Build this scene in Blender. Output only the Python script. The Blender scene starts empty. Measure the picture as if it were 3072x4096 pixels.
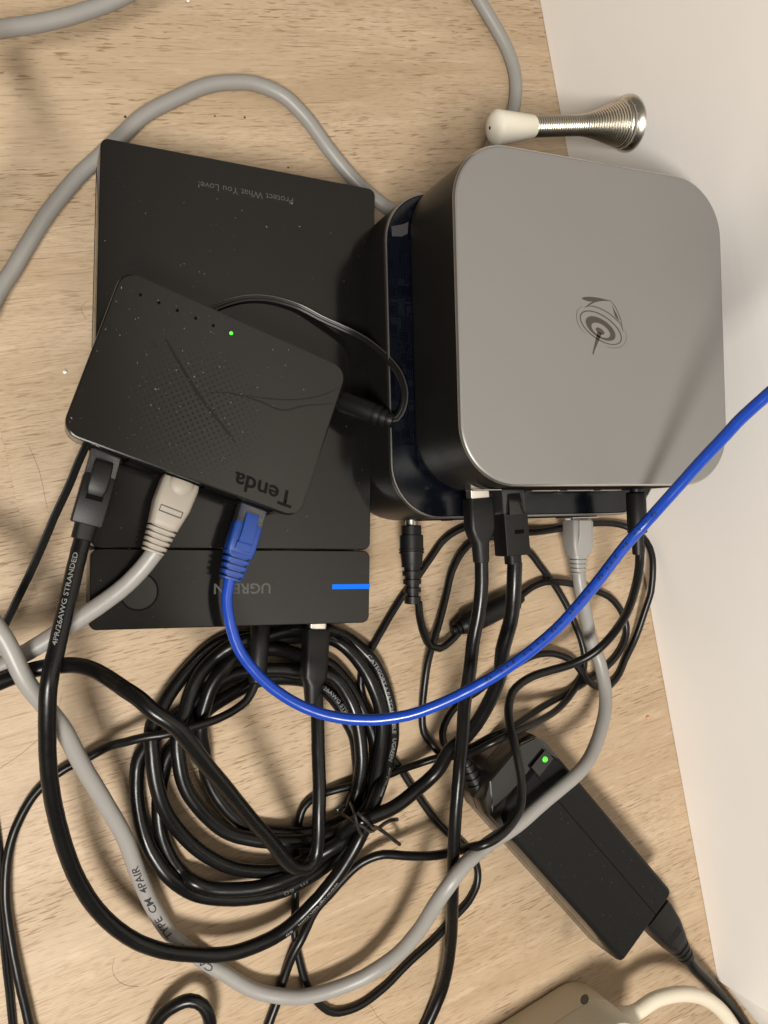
import bpy, bmesh, math, random
from mathutils import Vector, Matrix
random.seed(7)
C = bpy.context.scene.collection
MM = 0.001
PI = math.pi
def R(d): return math.radians(d)

# ------------------------------------------------------------------ camera, world, lamps, exposure
sc = bpy.context.scene
cam_d = bpy.data.cameras.new('camera'); cam = bpy.data.objects.new('camera', cam_d); C.objects.link(cam)
cam.location = (0, 0, 0.40420); cam.rotation_euler = (0.025778, -0.406452, -0.141369)
cam_d.sensor_fit = 'VERTICAL'; cam_d.sensor_height = 36; cam_d.lens = 29.7027
cam_d.clip_start = 0.01; cam_d.clip_end = 50
sc.camera = cam
w = bpy.data.worlds.new('World'); sc.world = w; w.use_nodes = True
bg = w.node_tree.nodes['Background']; bg.inputs[0].default_value = (1.0, 0.92, 0.82, 1); bg.inputs[1].default_value = 0.14
def lamp(name, loc, target, size, energy, col):
    d = bpy.data.lights.new(name, 'AREA'); d.shape = 'DISK'; d.size = size; d.energy = energy; d.color = col
    o = bpy.data.objects.new(name, d); C.objects.link(o); o.location = loc
    o.rotation_euler = (Vector(target) - Vector(loc)).to_track_quat('-Z', 'Y').to_euler()
pl = bpy.data.lights.new('floor_lamp', 'POINT'); pl.energy = 43.0; pl.color = (1.0, 0.955, 0.885); pl.shadow_soft_size = 0.115
po = bpy.data.objects.new('floor_lamp', pl); C.objects.link(po); po.location = (-0.27, -0.46, 1.02)
lamp('ceiling_lamp', (-0.95, -0.75, 2.3), (0.15, 0.0, 0.0), 0.50, 44.0, (1.0, 0.955, 0.885))
sc.view_settings.view_transform = 'Standard'; sc.view_settings.look = 'None'
sc.view_settings.exposure = 0.03; sc.view_settings.gamma = 1.0
sc.cycles.max_bounces = 8; sc.cycles.caustics_reflective = False; sc.cycles.caustics_refractive = False

# ------------------------------------------------------------------ data (millimetres)
CABLE = {
  'blue': (2.4, '78.2,-29.9,50 77.3,-32.5,49.8 76.5,-35.1,49.7 75.8,-37.8,49.6 75.6,-39.9,49.6 75.4,-42.1,49.7 75.4,-44.3,49.8 75.5,-46.6,50 75.6,-48.7,50.1 75.8,-50.9,50.2 76.1,-53.1,50.4 76.4,-55.4,50.6 76.9,-57.6,50.8 77.4,-59.7,51.1 78.1,-61.8,51.4 79,-63.8,51.8 79.9,-65.7,52.3 80.9,-67.7,52.9 82,-69.5,53.4 83.1,-71.4,54 84.2,-73.1,54.6 85.4,-74.7,55.3 86.7,-76.4,56 88,-78,56.7 89.4,-79.5,57.5 90.9,-81,58.2 92.3,-82.4,59 93.9,-83.8,59.8 95.6,-85.2,60.7 97.3,-86.5,61.5 99,-87.7,62.4 100.9,-88.9,63.2 102.7,-90,64.1 104.6,-91,65 106.4,-91.9,65.8 108.3,-92.7,66.7 110.2,-93.4,67.6 112.1,-94.1,68.4 114.1,-94.7,69.3 116.1,-95.3,70.2 118.1,-95.7,71.1 120.2,-96.1,72 122.1,-96.4,72.9 124,-96.7,73.8 125.9,-96.9,74.6 127.9,-97,75.5 129.9,-97,76.4 131.9,-97,77.3 134,-97,78.2 136,-96.8,79.1 138,-96.7,80 139.9,-96.4,80.8 141.9,-96.1,81.6 143.8,-95.7,82.4 145.8,-95.2,83.2 147.8,-94.7,84 149.7,-94.2,84.8 151.7,-93.6,85.6 153.7,-93,86.4 155.7,-92.3,87.2 157.7,-91.7,88 159.5,-91,88.7 161.4,-90.3,89.5 163.2,-89.6,90.3 165.1,-88.9,91 167,-88.1,91.8 168.8,-87.3,92.6 170.7,-86.5,93.4 172.6,-85.7,94.1 174.4,-84.8,94.9 176.2,-83.9,95.6 178,-83,96.3 179.8,-82,97 181.8,-81,97.7 183.7,-80,98.4 185.6,-78.9,99 187.5,-77.8,99.7 189.4,-76.7,100.3 191.3,-75.5,101 193.1,-74.3,101.6 195,-73.1,102.2 196.8,-71.9,102.8 198.6,-70.6,103.4 200.3,-69.4,104 202.1,-68,104.6 203.9,-66.5,105.3 205.6,-65,105.9 207.4,-63.5,106.5 209,-61.9,107.1 210.7,-60.4,107.7 212.4,-58.8,108.3 214,-57.2,108.9 215.6,-55.6,109.4 217.3,-54.1,110 218.9,-52.5,110.5 220.5,-50.9,111 222.2,-49.3,111.5 223.8,-47.6,112 225.4,-46,112.5 227,-44.3,113 228.5,-42.8,113.5 230,-41.2,114 231.4,-39.8,114.5 232.6,-38.5,115.1 234.5,-36.7,115.7 236.2,-35.1,116.4 237.6,-33.6,117.2 239,-32.2,118.1 240.2,-30.6,119.3 241.3,-29,120.6 242.3,-27.4,122.1 243.1,-25.8,123.7 243.9,-24.2,125.3 244.8,-22.6,126.8 245.5,-21.1,128.3 246.3,-19.7,129.7 247.2,-18.2,131 248,-16.8,132.3 248.9,-15.3,133.7 249.7,-13.9,135 250.5,-12.5,136.4 251.2,-11,137.8 251.9,-9.6,139.2 252.6,-8.2,140.7 253.3,-6.8,142.1 253.9,-5.5,143.6 254.7,-4.1,145 255.4,-2.7,146.5 256,-1.4,148 256.7,-0.1,149.5 257.3,1.3,151 257.9,2.6,152.5 258.5,4,154 259,5.3,155.5 259.6,6.7,157 260.3,8,158.5 260.9,9.2,160 261.6,10.4,161.6 262.3,11.6,163.1 263,12.8,164.7 263.8,14,166.3 264.7,15.3,167.8 265.2,16.3,169.3 265.8,17.3,170.7 266.5,18.4,172.1 267.2,19.5,173.5 267.9,20.5,174.9 268.6,21.6,176.3 269.2,22.6,177.9 269.7,23.5,179.5 269.9,24.3,181.1 270.2,25.1,183 270.3,25.9,184.9 270.3,26.5,186.9 270.3,27.2,188.9 270.1,27.8,191 269.9,28.3,193 269.7,29,195 269.4,29.6,197 269.1,30.3,198.9 268.8,30.9,200.8 268.5,31.6,202.7 268.1,32.3,204.6 267.8,33,206.4 267.5,33.7,208.2 267.2,34.4,209.9 267,35.2,211.6 266.8,36,213.3 266.6,36.8,214.9 266.4,37.7,216.5 266.3,38.5,218.1 266.1,39.4,219.7 265.9,40.2,221.3 265.8,41.1,222.9 265.4,41.8,224.4 265,42.5,225.9 264.7,43.3,227.4 264.3,44,228.9 263.9,44.7,230.4 263.5,45.4,231.9 263.1,46.2,233.4 262.6,46.9,234.9 262.2,47.6,236.4 261.9,48.4,237.9 261.3,49,239.3 260.8,49.7,240.7 260.4,50.3,242.1 259.9,51,243.6 259.5,51.6,245 259,52.3,246.4 258.5,52.9,247.9 257.9,53.5,249.3 257.4,54.1,250.8 256.8,54.8,252.2 256.2,55.3,253.7 255.5,55.9,255.1 254.9,56.5,256.6 254.2,57,258'),
  'grey': (3.6, '49.7,-14.1,49 47.7,-16.3,48.1 45.8,-18.4,47.2 44.1,-20.1,46.6 42.2,-21.9,46 40.6,-23.2,45.6 38.9,-24.6,45.2 37.1,-26,44.8 35.1,-27.3,44.5 33.5,-28.4,44.3 31.8,-29.4,44 30,-30.4,43.8 28.2,-31.4,43.7 26.3,-32.4,43.5 24.5,-33.4,43.4 22.6,-34.3,43.2 20.7,-35.2,43.1 18.9,-36.1,43 17,-36.9,42.9 15.1,-37.8,42.8 13.1,-38.7,42.7 11.3,-39.6,42.5 9.5,-40.5,42.3 7.7,-41.5,42.1 5.9,-42.4,41.9 4,-43.3,41.7 2.1,-44.2,41.5 0.2,-45,41.3 -1.5,-45.7,41.2 -3.2,-46.5,41.1 -5,-47.1,41 -6.8,-47.8,40.9 -8.5,-48.5,40.8 -10.3,-49,40.7 -12.1,-49.6,40.7 -13.9,-50,40.7 -15.7,-50.4,40.8 -17.6,-50.8,40.9 -19.4,-51.1,41 -21.3,-51.3,41.1 -23.1,-51.5,41.1 -25,-51.7,41.2 -26.9,-51.7,41.3 -28.8,-51.7,41.5 -30.4,-51.6,41.6 -32.1,-51.6,41.8 -33.9,-51.5,42 -35.6,-51.4,42.2 -37.4,-51.2,42.5 -39.1,-50.9,42.7 -40.7,-50.5,43 -42.4,-50.1,43.2 -43.9,-49.4,43.6 -45.3,-48.7,43.9 -46.9,-47.7,44.3 -48.4,-46.5,44.7 -50,-45.2,45.1 -51.4,-43.7,45.6 -52.8,-42.2,46 -54,-40.6,46.5 -55.1,-38.9,47 -55.9,-37.2,47.5 -56.5,-35.4,47.9 -56.8,-33.8,48.4 -57,-31.9,48.8 -57,-30,49.2 -56.8,-28,49.6 -56.6,-26,50 -56.2,-24,50.5 -55.7,-22,50.9 -55.1,-20.2,51.2 -54.3,-18.5,51.6 -53.5,-17,52 -52.5,-15.6,52.3 -51.4,-14.2,52.7 -50,-12.9,53 -48.5,-11.7,53.3 -46.9,-10.6,53.6 -45.3,-9.6,53.9 -43.6,-8.8,54.2 -41.9,-8.1,54.5 -40.3,-7.7,54.7 -38.8,-7.5,55 -37.2,-7.5,55.3 -35.6,-7.8,55.6 -33.9,-8.4,55.9 -32.3,-9.1,56.2 -30.7,-10,56.4 -29.1,-11.1,56.6 -27.5,-12.3,56.8 -26,-13.5,56.9 -24.5,-14.8,56.9 -23.4,-16,56.9 -22.3,-17.3,56.8 -21.2,-18.7,56.7 -20.1,-20.2,56.5 -19.1,-21.8,56.3 -18,-23.4,56 -17.1,-25.2,55.7 -16.1,-26.9,55.4 -15.2,-28.7,55.1 -14.3,-30.5,54.8 -13.4,-32.3,54.5 -12.6,-34.1,54.3 -11.8,-35.8,54 -11,-37.6,53.8 -10.3,-39.5,53.6 -9.7,-41.5,53.3 -9.1,-43.4,53.1 -8.6,-45.3,52.9 -8.1,-47.3,52.7 -7.6,-49.2,52.4 -7.1,-51.2,52.1 -6.5,-53.1,51.8 -5.9,-55.1,51.4 -5.2,-57,50.9 -4.4,-58.9,50.4 -3.5,-60.8,49.8 -2.6,-62.7,49.2 -1.6,-64.6,48.5 -0.6,-66.6,47.7 0.4,-68.5,47 1.3,-70.4,46.2 2.3,-72.4,45.4 3.2,-74.3,44.6 4.1,-76.3,43.8 4.9,-78.2,42.9 5.8,-80.6,42 6.5,-82.9,41 7.2,-85.2,40 7.9,-87.6,39 8.5,-89.9,38 9.2,-92.3,37 9.9,-94.7,36 10.6,-97,35 11.4,-99.4,34.1 12.2,-101.8,33.2 13.1,-104.2,32.4 14,-106.6,31.5 14.8,-109,30.7 15.7,-111.4,29.8 16.6,-113.8,28.9 17.4,-116.3,28 18.2,-118.7,27 19.1,-121.2,26 20,-123.7,25 20.8,-126.2,24 21.7,-128.8,22.9 22.5,-131.3,21.9 23.2,-133.8,21 23.9,-136.3,20 24.6,-139,19.1 25.1,-141.7,18.2 25.6,-144.4,17.3 26.1,-147.1,16.5 26.6,-149.8,15.6 27.1,-152.5,14.8 27.6,-155.1,14 28.3,-158.1,13.1 28.9,-161,12.3 29.6,-164,11.4 30.3,-166.9,10.6 31.1,-169.9,9.8 31.9,-172.8,9.1 32.9,-175.8,8.3 33.8,-178.8,7.6 34.8,-181.8,6.9 35.9,-184.8,6.2 37.2,-187.8,5.7 38.6,-190.6,5.3 40,-193,4.9 41.5,-195.4,4.7 43.2,-197.7,4.6 45,-200.1,4.5 46.8,-202.3,4.4 48.5,-204.4,4.4 50.2,-206.4,4.4 51.7,-208.2,4.4 53.7,-210.4,4.5 55.5,-212.3,4.5 57.3,-214.1,4.6 59.4,-216.1,4.7 61.1,-217.9,4.7 62.9,-219.9,4.8 64.7,-221.9,4.9 66.7,-224,5 68.7,-226,5.1 70.8,-227.9,5.3 73,-229.6,5.5 75.1,-231,5.8 77.4,-232.3,6.2 79.8,-233.6,6.6 82.3,-234.7,7.1 84.8,-235.8,7.5 87.2,-236.8,7.7 89.6,-237.8,7.9 91.8,-238.6,8 94.8,-239.4,8.3 97.6,-239.8,8.6 100.3,-240.1,8.9 103,-240.2,9.3 105.6,-240.3,9.6 108.2,-240.3,10 110.7,-240.1,10.4 113.3,-239.9,10.9 116.2,-239.6,11.4 119.1,-239.1,12.1 122,-238.6,12.8 124.8,-237.8,13.7 127.5,-236.7,14.6 130,-235.4,15.8 132.5,-234,17 134.8,-232.4,18.5 136.6,-230.8,20 138.4,-229.1,21.7 140.1,-227.3,23.4 141.8,-225.2,25.1 143.2,-223.2,26.8 144.6,-221,28.5 146,-218.7,30.1 147.4,-216.3,31.8 148.7,-213.9,33.6 149.8,-211.4,35.5 150.9,-208.6,37.4 151.9,-205.8,39.5 152.7,-202.9,41.5 153.6,-200.1,43.5 154.5,-197.4,45.5 155.8,-194.6,47.3 157.3,-191.9,48.9 158.8,-189.5,50.3 160.6,-187.3,51.2 162.4,-185.5,51.7 164.4,-183.9,51.7 166.6,-182.5,51.5 169,-181.3,51 171.4,-180.5,50.3 174.1,-179.9,49.3 176.9,-179.5,48 179.8,-179.2,46.7 183.2,-178.7,45.6 186.6,-178.2,44.5 190.2,-177.8,43.5 193.4,-177.6,42.6 196.7,-177.5,41.8 200.1,-177.2,41.1 203.6,-176.6,40.5 206.1,-176,40.2 208.7,-175.2,40 211.2,-174.2,40 213.8,-173,40.1 216.4,-171.8,40.1 219.1,-170.6,40.1 221.8,-169.5,40.1 224.5,-168.4,40 227.2,-167.4,39.9 230,-166.5,39.7 232.9,-165.6,39.4 235.8,-164.6,39.2 238.8,-163.7,38.8 241.7,-162.8,38.5 244.5,-161.9,38 247.2,-161,37.4 249.8,-160.2,36.7 253.1,-158.9,35.8 256.1,-157.7,34.6 258.9,-156.4,33.4 261.9,-154.7,32 264.6,-153,30.7 267.4,-150.9,29.4 270.2,-148.7,28 272.8,-146.3,26.6 275.3,-143.9,25.3 277.5,-141.7,24 279.7,-139.1,22.7 281.5,-136.5,21.4 283,-133.9,20.2 284.2,-131.1,19.1 285.1,-128,18.2 285.6,-124.8,17.4 285.8,-121.5,16.7 285.9,-118.4,16.1 285.8,-115.1,15.7 285.5,-112.1,15.3 284.9,-109.1,15.1 283.5,-105.6,15.1 282.1,-102,15.2 281.4,-99.2,15.5 280.8,-96.1,15.9 280.3,-93,16.4 279.6,-89.8,17.1 278.8,-86.7,17.8 278,-83.7,18.5 277.3,-80.6,19.2 276.6,-77.4,19.9 275.9,-74.3,20.4 275.4,-71.1,20.9 274.9,-68,21.2 274.6,-65,21.5 274.5,-62.3,21.6 274.9,-58.5,21.7 275.4,-55,21.6'),
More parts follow.
